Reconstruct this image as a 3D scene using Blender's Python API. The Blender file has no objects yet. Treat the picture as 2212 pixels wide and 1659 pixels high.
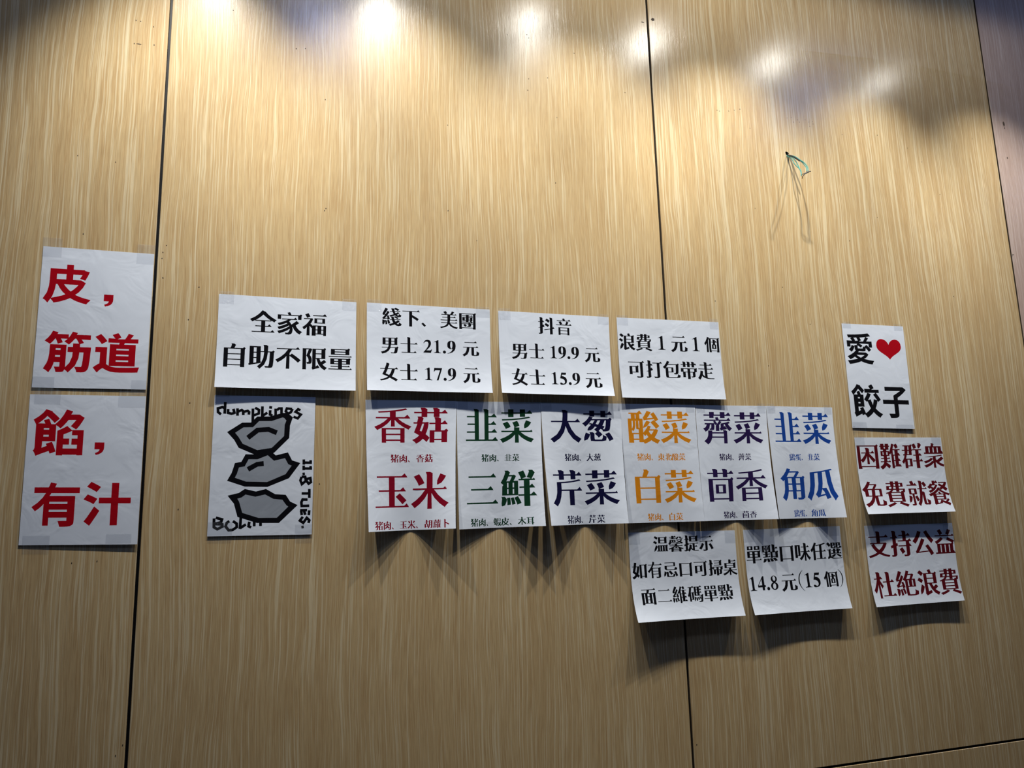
import bpy, bmesh, math, random
from mathutils import Vector, Matrix
from mathutils.geometry import delaunay_2d_cdt

# ------------------------------------------------------------------ camera, world, lights, exposure
SC = bpy.context.scene
COL = SC.collection
CAM_H = 1.45                      # camera height above the floor; the wall is the plane y = 0, x runs right

cam_data = bpy.data.cameras.new('camera')
cam_data.sensor_width = 36.0
cam_data.sensor_fit = 'HORIZONTAL'
cam_data.lens = 36.0 * 1605.93 / 2212.0
cam_data.clip_start = 0.05
cam = bpy.data.objects.new('camera', cam_data)
COL.objects.link(cam)
R = ((0.95825978, 0.02457066, -0.28484113), (0.02558615, 0.98493218, 0.17103784), (0.28475171, -0.17118667, 0.94319223))
right = Vector((R[0][0], R[0][2], -R[0][1]))
down = Vector((R[1][0], R[1][2], -R[1][1]))
fwd = Vector((R[2][0], R[2][2], -R[2][1]))
m = Matrix((right, -down, -fwd)).transposed().to_4x4()
m.translation = Vector((0.0, -1.685, CAM_H))
cam.matrix_world = m
SC.camera = cam

world = bpy.data.worlds.new('world')
SC.world = world
world.use_nodes = True
wbg = world.node_tree.nodes['Background']
wbg.inputs['Color'].default_value = (0.42, 0.58, 1.0, 1.0)
wbg.inputs['Strength'].default_value = 0.033

SC.view_settings.view_transform = 'Standard'
SC.view_settings.look = 'None'
SC.view_settings.gamma = 1.0
SC.view_settings.use_curve_mapping = False
SC.view_settings.exposure = 0.0


def spot(name, x, d, h, power, colour, size, radius, blend, aim=(0.0, 0.0)):
    l = bpy.data.lights.new(name, 'SPOT')
    l.energy = power
    l.color = colour
    l.spot_size = math.radians(size)
    l.spot_blend = blend
    l.shadow_soft_size = radius
    o = bpy.data.objects.new(name, l)
    COL.objects.link(o)
    o.location = (x, -d, CAM_H + h)
    o.rotation_euler = (math.radians(aim[0]), math.radians(aim[1]), 0)
    return o


# a row of small track spots close to the wall, and two cooler ceiling downlights further out
LAMP = (1.0, 0.975, 0.90)
for i, (x, pw, sp, cone, tilt) in enumerate(((-0.24, 78, 0.3, 70, 18), (0.234, 62, 2.6, 72, 18), (0.72, 54, 4.4, 72, 18), (1.145, 66, 5.0, 72, 17),
                                             (1.648, 55, 2.8, 72, 16), (2.13, 58, 1.6, 78, 13))):
    spot('track_spot_light', x, 0.41, 1.59, pw, LAMP, cone, 0.013, 1.0, (tilt, 0))
    spot('track_spot_spill', x, 0.41, 1.59, sp, LAMP, 176, 0.034, 0.3, (10, 0))
for x in (-2.07, 0.09, 2.25, 4.41):
    spot('ceiling_downlight', x, 1.01, 1.87, 5, (0.42, 0.60, 1.0), 100, 0.07, 1.0, (8, 0))
    spot('ceiling_downlight_spill', x, 1.01, 1.87, 9, (0.38, 0.52, 1.0), 170, 0.10, 0.3, (8, 0))

# ------------------------------------------------------------------ helpers
def tag(o, label=None, cat=None, group=None, kind=None):
    if label: o['label'] = label
    if cat: o['category'] = cat
    if group: o['group'] = group
    if kind: o['kind'] = kind
    return o


def empty(name, loc=(0, 0, 0)):
    o = bpy.data.objects.new(name, None)
    COL.objects.link(o)
    o.location = loc
    o.empty_display_size = 0.02
    return o


def mesh_obj(name, verts, faces, mats, parent=None, smooth=False, mat_idx=None, loc=(0, 0, 0)):
    me = bpy.data.meshes.new(name)
    me.from_pydata([tuple(a - b for a, b in zip(v, loc)) for v in verts], [], faces)
    for mt in (mats if isinstance(mats, (list, tuple)) else [mats]):
        me.materials.append(mt)
    if mat_idx:
        me.polygons.foreach_set('material_index', mat_idx)
    if smooth:
        me.polygons.foreach_set('use_smooth', [True] * len(me.polygons))
    me.update()
    o = bpy.data.objects.new(name, me)
    COL.objects.link(o)
    if parent:
        o.parent = parent
        o.location = tuple(a - b for a, b in zip(loc, parent.location))
    else:
        o.location = loc
    return o


def tube(pts, r, n=8, cap=True):
    V, F = [], []
    P = [Vector(p) for p in pts]
    # smooth the path
    Q = []
    for i in range(len(P) - 1):
        p0, p1, p2, p3 = P[max(i - 1, 0)], P[i], P[i + 1], P[min(i + 2, len(P) - 1)]
        for k in range(5):
            t = k / 5
            Q.append(0.5 * ((2 * p1) + (p2 - p0) * t + (2 * p0 - 5 * p1 + 4 * p2 - p3) * t * t + (3 * p1 - p0 - 3 * p2 + p3) * t ** 3))
    Q.append(P[-1])
    up = Vector((0.2, 0.3, 1)).normalized()
    for i, q in enumerate(Q):
        d = (Q[min(i + 1, len(Q) - 1)] - Q[max(i - 1, 0)]).normalized()
        a = d.cross(up).normalized()
        b = d.cross(a)
        for k in range(n):
            c = 2 * math.pi * k / n
            V.append(q + a * r * math.cos(c) + b * r * math.sin(c))
    for i in range(len(Q) - 1):
        for k in range(n):
            F.append((i * n + k, i * n + (k + 1) % n, (i + 1) * n + (k + 1) % n, (i + 1) * n + k))
    if cap:
        F.append(tuple(range(n)))
        F.append(tuple(range((len(Q) - 1) * n, len(Q) * n)))
    return V, F


def wind(px, py, l):
    w = 0
    x0, y0 = l[-1]
    for x1, y1 in l:
        if (y0 > py) != (y1 > py):
            if (x1 - x0) * (py - y0) / (y1 - y0) + x0 > px:
                w += 1 if y1 > y0 else -1
        x0, y0 = x1, y1
    return w


# ------------------------------------------------------------------ materials
def new_mat(name):
    mt = bpy.data.materials.new(name)
    mt.use_nodes = True
    return mt, mt.node_tree.nodes, mt.node_tree.links, mt.node_tree.nodes['Principled BSDF']


def plain(name, col, rough=0.5, spec=0.5, metal=0.0):
    mt, N, L, P = new_mat(name)
    P.inputs['Base Color'].default_value = (*col, 1)
    P.inputs['Roughness'].default_value = rough
    P.inputs['Specular IOR Level'].default_value = spec
    P.inputs['Metallic'].default_value = metal
    return mt


def wood(name, base, light, dark, lightness):
    mt, N, L, P = new_mat(name)

    def nd(t, **k):
        n = N.new(t)
        for a, b in k.items():
            setattr(n, a, b)
        return n

    def math_(op, a, b=None, c=None, clamp=False):
        n = nd('ShaderNodeMath', operation=op, use_clamp=clamp)
        for i, s in enumerate((a, b, c)):
            if s is None: continue
            if isinstance(s, (int, float)): n.inputs[i].default_value = s
            else: L.new(s, n.inputs[i])
        return n.outputs[0]

    def noise(vec, scale, detail=2.0, rough=0.5):
        n = nd('ShaderNodeTexNoise')
        n.inputs['Scale'].default_value = scale
        n.inputs['Detail'].default_value = detail
        n.inputs['Roughness'].default_value = rough
        L.new(vec, n.inputs['Vector'])
        return n.outputs['Fac']

    def vec(x, z, y=None):
        n = nd('ShaderNodeCombineXYZ')
        L.new(x, n.inputs[0]); L.new(z, n.inputs[2])
        if y is not None: L.new(y, n.inputs[1])
        return n.outputs[0]

    def ramp(v, a, b):
        n = nd('ShaderNodeMapRange')
        n.interpolation_type = 'SMOOTHSTEP'
        n.inputs['From Min'].default_value = a
        n.inputs['From Max'].default_value = b
        L.new(v, n.inputs['Value'])
        return n.outputs[0]

    geo = nd('ShaderNodeNewGeometry')
    info = nd('ShaderNodeObjectInfo')
    sep = nd('ShaderNodeSeparateXYZ')
    L.new(geo.outputs['Position'], sep.inputs[0])
    seed = math_('MULTIPLY', info.outputs['Random'], 37.0)
    X, Zc = sep.outputs[0], sep.outputs[2]
    # slow waviness of the grain
    w1 = noise(vec(math_('MULTIPLY', X, 5.0), math_('MULTIPLY', Zc, 2.2), seed), 1.0, 2.0)
    w2 = noise(vec(math_('MULTIPLY', X, 30.0), math_('MULTIPLY', Zc, 6.0), seed), 1.0, 2.0)
    xw = math_('ADD', X, math_('MULTIPLY', math_('SUBTRACT', w1, 0.5), 0.034))
    xw = math_('ADD', xw, math_('MULTIPLY', math_('SUBTRACT', w2, 0.5), 0.0042))
    # where veins are dense or wide
    dens = noise(vec(math_('MULTIPLY', xw, 9.0), math_('MULTIPLY', Zc, 0.35), seed), 1.0, 3.0, 0.6)
    n1 = noise(vec(math_('MULTIPLY', xw, 300.0), math_('MULTIPLY', Zc, 2.8), seed), 1.0, 2.0, 0.6)
    n1 = math_('ADD', n1, math_('MULTIPLY', math_('SUBTRACT', dens, 0.5), 0.16))
    vein = ramp(n1, 0.555, 0.595)
    n1b = noise(vec(math_('MULTIPLY', xw, 105.0), math_('MULTIPLY', Zc, 1.1), math_('ADD', seed, 5.0)), 1.0, 1.0, 0.5)
    wide = ramp(n1b, 0.68, 0.705)
    n2 = noise(vec(math_('MULTIPLY', xw, 460.0), math_('MULTIPLY', Zc, 7.0), math_('ADD', seed, 11.0)), 1.0, 3.0, 0.6)
    line = ramp(n2, 0.49, 0.58)
    tone = noise(vec(math_('MULTIPLY', xw, 22.0), math_('MULTIPLY', Zc, 0.8), math_('ADD', seed, 3.0)), 1.0, 3.0)
    fib = noise(vec(math_('MULTIPLY', xw, 700.0), math_('MULTIPLY', Zc, 28.0), seed), 1.0, 2.0)

    def mix(f, a, b):
        n = nd('ShaderNodeMix', data_type='RGBA')
        if isinstance(f, (int, float)): n.inputs[0].default_value = f
        else: L.new(f, n.inputs[0])
        for s, i in ((a, 6), (b, 7)):
            if isinstance(s, tuple): n.inputs[i].default_value = (*s, 1)
            else: L.new(s, n.inputs[i])
        return n.outputs[2]

    c = mix(math_('MULTIPLY', ramp(tone, 0.35, 0.7), 0.5), base, tuple(0.5 * (p + q) for p, q in zip(base, dark)))
    c = mix(math_('MULTIPLY', line, 0.54), c, dark)
    c = mix(math_('MULTIPLY', vein, lightness), c, light)
    c = mix(math_('MULTIPLY', wide, lightness), c, light)
    fm = nd('ShaderNodeMapRange')
    fm.inputs['From Min'].default_value = 0.3; fm.inputs['From Max'].default_value = 0.7
    fm.inputs['To Min'].default_value = 0.90; fm.inputs['To Max'].default_value = 1.08
    L.new(fib, fm.inputs['Value'])
    hsv = nd('ShaderNodeHueSaturation')
    L.new(c, hsv.inputs['Color']); L.new(fm.outputs[0], hsv.inputs['Value'])
    L.new(hsv.outputs[0], P.inputs['Base Color'])
    # laminate: low gloss skin with a pressed grain
    peel = noise(vec(math_('MULTIPLY', X, 420.0), math_('MULTIPLY', Zc, 130.0), seed), 1.0, 1.0)
    hgt = math_('ADD', math_('MULTIPLY', line, -0.5), math_('MULTIPLY', peel, 0.55))
    hgt = math_('ADD', hgt, math_('MULTIPLY', vein, 0.3))
    bump = nd('ShaderNodeBump')
    bump.inputs['Strength'].default_value = 0.35
    bump.inputs['Distance'].default_value = 0.00016
    L.new(hgt, bump.inputs['Height'])
    L.new(bump.outputs[0], P.inputs['Normal'])
    P.inputs['Roughness'].default_value = 0.25
    P.inputs['Specular IOR Level'].default_value = 0.62
    return mt


M_WOOD = wood('tan_wood_laminate', (0.535, 0.392, 0.205), (0.68, 0.575, 0.375), (0.40, 0.250, 0.108), 0.60)
M_PINK = wood('pinkish_wood_laminate', (0.46, 0.345, 0.29), (0.58, 0.48, 0.42), (0.36, 0.25, 0.20), 0.5)
M_EDGE = plain('chipboard_edge', (0.10, 0.075, 0.05), 0.9, 0.2)
M_BLACK = plain('black_backing', (0.006, 0.006, 0.007), 0.35, 0.4)


def paper_mat(name, col, rough=0.55, spec=0.3):
    mt, N, L, P = new_mat(name)
    geo = N.new('ShaderNodeNewGeometry')
    info = N.new('ShaderNodeObjectInfo')
    add = N.new('ShaderNodeVectorMath'); add.operation = 'ADD'
    mul = N.new('ShaderNodeMath'); mul.operation = 'MULTIPLY'; mul.inputs[1].default_value = 21.0
    L.new(info.outputs['Random'], mul.inputs[0])
    L.new(geo.outputs['Position'], add.inputs[0]); L.new(mul.outputs[0], add.inputs[1])
    n1 = N.new('ShaderNodeTexNoise'); n1.inputs['Scale'].default_value = 14; n1.inputs['Detail'].default_value = 3
    n1.inputs['Distortion'].default_value = 0.8
    n2 = N.new('ShaderNodeTexVoronoi'); n2.inputs['Scale'].default_value = 11; n2.feature = 'SMOOTH_F1'; n2.inputs['Smoothness'].default_value = 0.25
    L.new(add.outputs[0], n1.inputs['Vector'])
    dv = N.new('ShaderNodeVectorMath'); dv.operation = 'MULTIPLY_ADD'
    L.new(n1.outputs['Color'], dv.inputs[0]); dv.inputs[1].default_value = (0.09, 0.09, 0.09); L.new(add.outputs[0], dv.inputs[2])
    L.new(dv.outputs[0], n2.inputs['Vector'])
    s = N.new('ShaderNodeMath'); s.operation = 'MULTIPLY_ADD'; s.inputs[1].default_value = 0.55
    L.new(n2.outputs['Distance'], s.inputs[0]); L.new(n1.outputs['Fac'], s.inputs[2])
    b = N.new('ShaderNodeBump'); b.inputs['Strength'].default_value = 1.0; b.inputs['Distance'].default_value = 0.0013
    L.new(s.outputs[0], b.inputs['Height']); L.new(b.outputs[0], P.inputs['Normal'])
    P.inputs['Base Color'].default_value = (*col, 1)
    P.inputs['Roughness'].default_value = rough
    P.inputs['Specular IOR Level'].default_value = spec
    return mt


M_PAPER = paper_mat('white_copy_paper', (0.67, 0.715, 0.79))
INK = {
    'black': paper_mat('black_print', (0.003, 0.003, 0.005), 0.9, 0.05),
    'red': paper_mat('red_print', (0.37, 0.001, 0.008), 0.9, 0.05),
    'crimson': paper_mat('crimson_print', (0.20, 0.002, 0.014), 0.9, 0.05),
    'green': paper_mat('dark_green_print', (0.004, 0.032, 0.014), 0.9, 0.05),
    'navy': paper_mat('navy_print', (0.004, 0.004, 0.032), 0.9, 0.05),
    'orange': paper_mat('orange_print', (0.62, 0.215, 0.008), 0.9, 0.05),
    'violet': paper_mat('dark_violet_print', (0.018, 0.008, 0.055), 0.9, 0.05),
    'blue': paper_mat('blue_print', (0.008, 0.050, 0.27), 0.9, 0.05),
    'maroon': paper_mat('maroon_print', (0.088, 0.003, 0.007), 0.9, 0.05),
    'grey': paper_mat('grey_print', (0.27, 0.295, 0.335), 0.9, 0.05),
}


def tape_mat():
    mt, N, L, P = new_mat('clear_tape')
    out = N['Material Output']
    tr = N.new('ShaderNodeBsdfTransparent'); tr.inputs[0].default_value = (0.935, 0.94, 0.95, 1)
    gl = N.new('ShaderNodeBsdfGlossy'); gl.inputs['Roughness'].default_value = 0.18
    df = N.new('ShaderNodeBsdfDiffuse'); df.inputs[0].default_value = (0.55, 0.57, 0.6, 1)
    ns = N.new('ShaderNodeTexNoise'); ns.inputs['Scale'].default_value = 60
    bp = N.new('ShaderNodeBump'); bp.inputs['Distance'].default_value = 0.0006
    L.new(ns.outputs['Fac'], bp.inputs['Height']); L.new(bp.outputs[0], gl.inputs['Normal'])
    m1 = N.new('ShaderNodeMixShader'); m1.inputs[0].default_value = 0.04
    m2 = N.new('ShaderNodeMixShader'); m2.inputs[0].default_value = 0.05
    L.new(tr.outputs[0], m1.inputs[1]); L.new(df.outputs[0], m1.inputs[2])
    L.new(m1.outputs[0], m2.inputs[1]); L.new(gl.outputs[0], m2.inputs[2])
    L.new(m2.outputs[0], out.inputs['Surface'])
    return mt


M_TAPE = tape_mat()
M_SPECK = plain('brown_glue_speck', (0.05, 0.03, 0.015), 0.7)
M_TEAL = plain('teal_wire_insulation', (0.035, 0.22, 0.20), 0.35)
M_DARKWIRE = plain('blackened_wire_end', (0.008, 0.016, 0.022), 0.35)
M_SHEATH = plain('black_cable_sheath', (0.008, 0.008, 0.009), 0.3)

# ------------------------------------------------------------------ the wall: laminate panels on black backing
GAP = 0.0058
T = 0.009                                  # panel thickness, front face at y = 0
HOLE = (1.3553, -1.0038)                            # drilled hole, x and drop below the camera height
xs = [-5.165, -3.946, -2.726, -1.506, -0.2860, 0.9325, 2.1555, 3.375, 4.595, 5.815]
zs = [0.0, CAM_H - 0.6430, CAM_H + 1.797, CAM_H + 2.05]

wall = mesh_obj('wall_back',
                [(-5.2, T + 0.02, 0), (5.85, T + 0.02, 0), (5.85, T + 0.02, 3.5), (-5.2, T + 0.02, 3.5),
                 (-5.2, T, 0), (5.85, T, 0), (5.85, T, 3.5), (-5.2, T, 3.5)],
                [(0, 1, 2, 3), (7, 6, 5, 4), (0, 4, 5, 1), (2, 6, 7, 3), (1, 5, 6, 2), (3, 7, 4, 0)], M_BLACK)
tag(wall, kind='structure')


def panel(x0, x1, z0, z1, mt, hole=None, label=None):
    cx, cz = (x0 + x1) / 2, (z0 + z1) / 2
    b = 0.0009                               # eased edge
    V, F, MI = [], [], []
    outer = [(x0 + b, z0 + b), (x1 - b, z0 + b), (x1 - b, z1 - b), (x0 + b, z1 - b)]
    P = [Vector(p) for p in outer]
    E = [(i, (i + 1) % 4) for i in range(4)]
    circ = []
    if hole:
        r = 0.0056
        circ = [(hole[0] + r * (1 + 0.14 * math.sin(3 * a + 1)) * math.cos(a), hole[1] + r * (1 + 0.14 * math.sin(3 * a + 1)) * math.sin(a))
                for a in (2 * math.pi * k / 20 for k in range(20))]
        s = len(P)
        P += [Vector(p) for p in circ]
        E += [(s + i, s + (i + 1) % 20) for i in range(20)]
    v, e, f, *_ = delaunay_2d_cdt(P, E, [], 0, 1e-6)
    for q in v: V.append((q.x, 0.0, q.y))
    for t in f:
        c = (sum(v[i].x for i in t) / 3, sum(v[i].y for i in t) / 3)
        if circ and wind(c[0], c[1], circ): continue
        F.append(tuple(t)); MI.append(0)
    o4 = [(x0, z0), (x1, z0), (x1, z1), (x0, z1)]
    n = len(V)
    V += [(x, 0.0, z) for x, z in outer] + [(x, b, z) for x, z in o4] + [(x, T, z) for x, z in o4]
    for i in range(4):
        j = (i + 1) % 4
        F.append((n + j, n + i, n + 4 + i, n + 4 + j)); MI.append(0)
        F.append((n + 4 + j, n + 4 + i, n + 8 + i, n + 8 + j)); MI.append(1)
    if circ:
        n = len(V)
        V += [(x, 0.0, z) for x, z in circ] + [(x, T, z) for x, z in circ]
        for i in range(20):
            j = (i + 1) % 20
            F.append((n + i, n + j, n + 20 + j, n + 20 + i)); MI.append(1)
    o = mesh_obj('wall_panel', V, F, [mt, M_EDGE], wall, mat_idx=MI, loc=(cx, 0, cz))
    if label: o['label'] = label
    return o


panels = {}
for i in range(len(xs) - 1):
    for j in range(3):
        pink = xs[i] > 2.0
        h = (HOLE[0], CAM_H - HOLE[1]) if (i == 5 and j == 1) else None
        panels[(i, j)] = panel(xs[i] + GAP / 2, xs[i + 1] - GAP / 2, zs[j] + (GAP / 2 if j else 0), zs[j + 1] - (GAP / 2 if j < 2 else 0),
                               M_PINK if pink else M_WOOD, h,
                               'pinkish grey laminate panel' if pink and j == 1 else None)

# glue specks and scuffs on the panels, each panel's in one piece
rnd = random.Random(7)
SPECKS = {(5, 1): [], (4, 1): [], (3, 1): [], (6, 1): []}
for _k, _x, _y, _rx, _rz in [((5, 1), 1.3669, -1.1161, 0.0011, 0.0015), ((5, 1), 1.3816, -1.1196, 0.0011, 0.0015), ((5, 1), 1.4034, -1.1153, 0.0011, 0.0015), ((5, 1), 1.4295, -1.1189, 0.0011, 0.0015), ((5, 1), 1.4418, -1.1132, 0.0011, 0.0015), ((5, 1), 1.4551, -1.1165, 0.0011, 0.0015), ((5, 1), 1.4559, -1.1092, 0.0011, 0.0015), ((5, 1), 1.4436, -1.1001, 0.0011, 0.0015), ((5, 1), 1.4091, -1.1087, 0.0011, 0.0015), ((5, 1), 1.3881, -1.1059, 0.0011, 0.0015), ((5, 1), 1.1344, -1.1081, 0.0011, 0.0015), ((5, 1), 1.1417, -1.1063, 0.0011, 0.0015), ((5, 1), 1.1905, -1.1161, 0.0011, 0.0015), ((5, 1), 1.2092, -1.1216, 0.0011, 0.0015), ((5, 1), 1.2378, -1.0668, 0.0011, 0.0015), ((5, 1), 1.5568, -1.0885, 0.0011, 0.0015), ((5, 1), 1.6872, -1.104, 0.0011, 0.0015), ((5, 1), 1.6517, -0.8362, 0.0011, 0.0015), ((5, 1), 1.232, -0.8239, 0.0011, 0.0015), ((5, 1), 1.172, -1.1106, 0.0011, 0.0015), ((5, 1), 1.0829, -0.5467, 0.0011, 0.0015), ((5, 1), 1.232, -0.3747, 0.0011, 0.0015), ((5, 1), 1.2986, -0.5994, 0.0011, 0.0015), ((5, 1), 1.3786, -0.4977, 0.0011, 0.0015), ((5, 1), 1.9022, -0.6098, 0.0011, 0.0015), ((5, 1), 1.9, -0.9349, 0.0011, 0.0015), ((5, 1), 1.5424, -0.7549, 0.0011, 0.0015), ((5, 1), 2.062, -1.1401, 0.0011, 0.0015), ((5, 1), 1.7964, -1.0753, 0.0011, 0.0015), ((5, 1), 1.8437, -1.0352, 0.0011, 0.0015), ((5, 1), 0.944, 0.551, 0.0011, 0.0015), ((4, 1), 0.575, -1.1183, 0.0011, 0.0015), ((4, 1), 0.5715, -1.0848, 0.0011, 0.0015), ((4, 1), 0.6498, -1.0185, 0.0011, 0.0015), ((4, 1), 0.628, -1.1292, 0.0011, 0.0015), ((4, 1), 0.5199, -1.2357, 0.0011, 0.0015), ((4, 1), 0.5737, -1.2452, 0.0011, 0.0015), ((4, 1), 0.5786, -1.2366, 0.0011, 0.0015), ((4, 1), 0.6392, -0.8351, 0.0011, 0.0015), ((4, 1), -0.0086, -1.1059, 0.0011, 0.0015), ((4, 1), 0.0126, -1.1095, 0.0011, 0.0015), ((4, 1), 0.0612, -0.9838, 0.0011, 0.0015), ((4, 1), 0.0672, -0.7094, 0.0011, 0.0015), ((4, 1), 0.0641, -0.7034, 0.0011, 0.0015), ((4, 1), -0.1526, -1.181, 0.0011, 0.0015), ((4, 1), 0.3568, -0.7319, 0.0011, 0.0015), ((4, 1), -0.2044, -0.247, 0.0011, 0.0015), ((4, 1), -0.2163, -0.025, 0.0011, 0.0015), ((4, 1), -0.2155, -0.4282, 0.0011, 0.0015), ((4, 1), 0.706, -1.2135, 0.0011, 0.0015), ((4, 1), 0.8504, -1.1199, 0.0011, 0.0015), ((4, 1), 0.3579, -0.9581, 0.0011, 0.0015), ((4, 1), 0.4277, -0.6607, 0.0011, 0.0015), ((4, 1), -0.1974, -0.5019, 0.0011, 0.0015), ((4, 1), 0.0647, -0.0735, 0.0011, 0.0015), ((4, 1), -0.2667, -0.5914, 0.0011, 0.0015), ((4, 1), -0.2732, -0.5751, 0.0011, 0.0015), ((4, 1), -0.2743, -0.5614, 0.0011, 0.0015), ((4, 1), -0.2703, -0.5179, 0.0011, 0.0015), ((3, 1), -0.4508, -0.7783, 0.001, 0.0016), ((3, 1), -0.3564, -1.1172, 0.001, 0.0016), ((3, 1), -0.3469, -1.1166, 0.001, 0.0016), ((3, 1), -0.3197, -1.1076, 0.001, 0.0016), ((3, 1), -0.3163, -1.0629, 0.001, 0.0016), ((3, 1), -0.3485, -1.0597, 0.001, 0.0016), ((3, 1), -0.3447, -1.0592, 0.001, 0.0016), ((3, 1), -0.357, -1.0594, 0.001, 0.0016), ((3, 1), -0.3771, -0.7721, 0.001, 0.0016), ((3, 1), -0.4287, -0.6037, 0.001, 0.0016), ((3, 1), -0.4041, 0.075, 0.001, 0.0016), ((3, 1), -0.3595, 0.0733, 0.001, 0.0016), ((3, 1), -0.2934, 0.4215, 0.001, 0.0016), ((3, 1), -0.3044, 0.4395, 0.001, 0.0016), ((3, 1), -0.3475, -1.0599, 0.006, 0.0008), ((6, 1), 2.205, -1.2105, 0.004, 0.0085), ((6, 1), 2.2063, -1.196, 0.002, 0.004), ((6, 1), 2.1993, -1.0917, 0.002, 0.004), ((6, 1), 2.1624, -0.7615, 0.004, 0.0008), ((6, 1), 2.1602, -0.7598, 0.0006, 0.005), ((5, 1), 0.949, -1.3589, 0.006, 0.004), ((4, 1), 0.9166, -1.3443, 0.005, 0.0015)]:
    SPECKS[_k].append((_x, CAM_H - _y, _rx, _rz))
for key, lst in SPECKS.items():
    V, F = [], []
    for (x, z, rx, rz) in lst:
        b = len(V)
        for k in range(7):
            a = 2 * math.pi * k / 7
            rr = rnd.uniform(0.75, 1.2)
            V.append((x + rx * rr * math.cos(a), -0.00035, z + rz * rr * math.sin(a)))
        V.append((x, -0.0007, z))
        for k in range(7): F.append((b + k, b + (k + 1) % 7, b + 7))
    if V:
        p = panels[key]
        o = mesh_obj('glue_specks', V, F, M_SPECK, wall, loc=(lst[0][0], 0, lst[0][1]))
        o['kind'] = 'stuff'

floor = mesh_obj('floor', [(-5.2, -4.5, 0), (5.85, -4.5, 0), (5.85, T, 0), (-5.2, T, 0)], [(0, 1, 2, 3)],
                 plain('dull_dark_floor_tile', (0.06, 0.055, 0.05), 0.5))
tag(floor, kind='structure')

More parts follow.
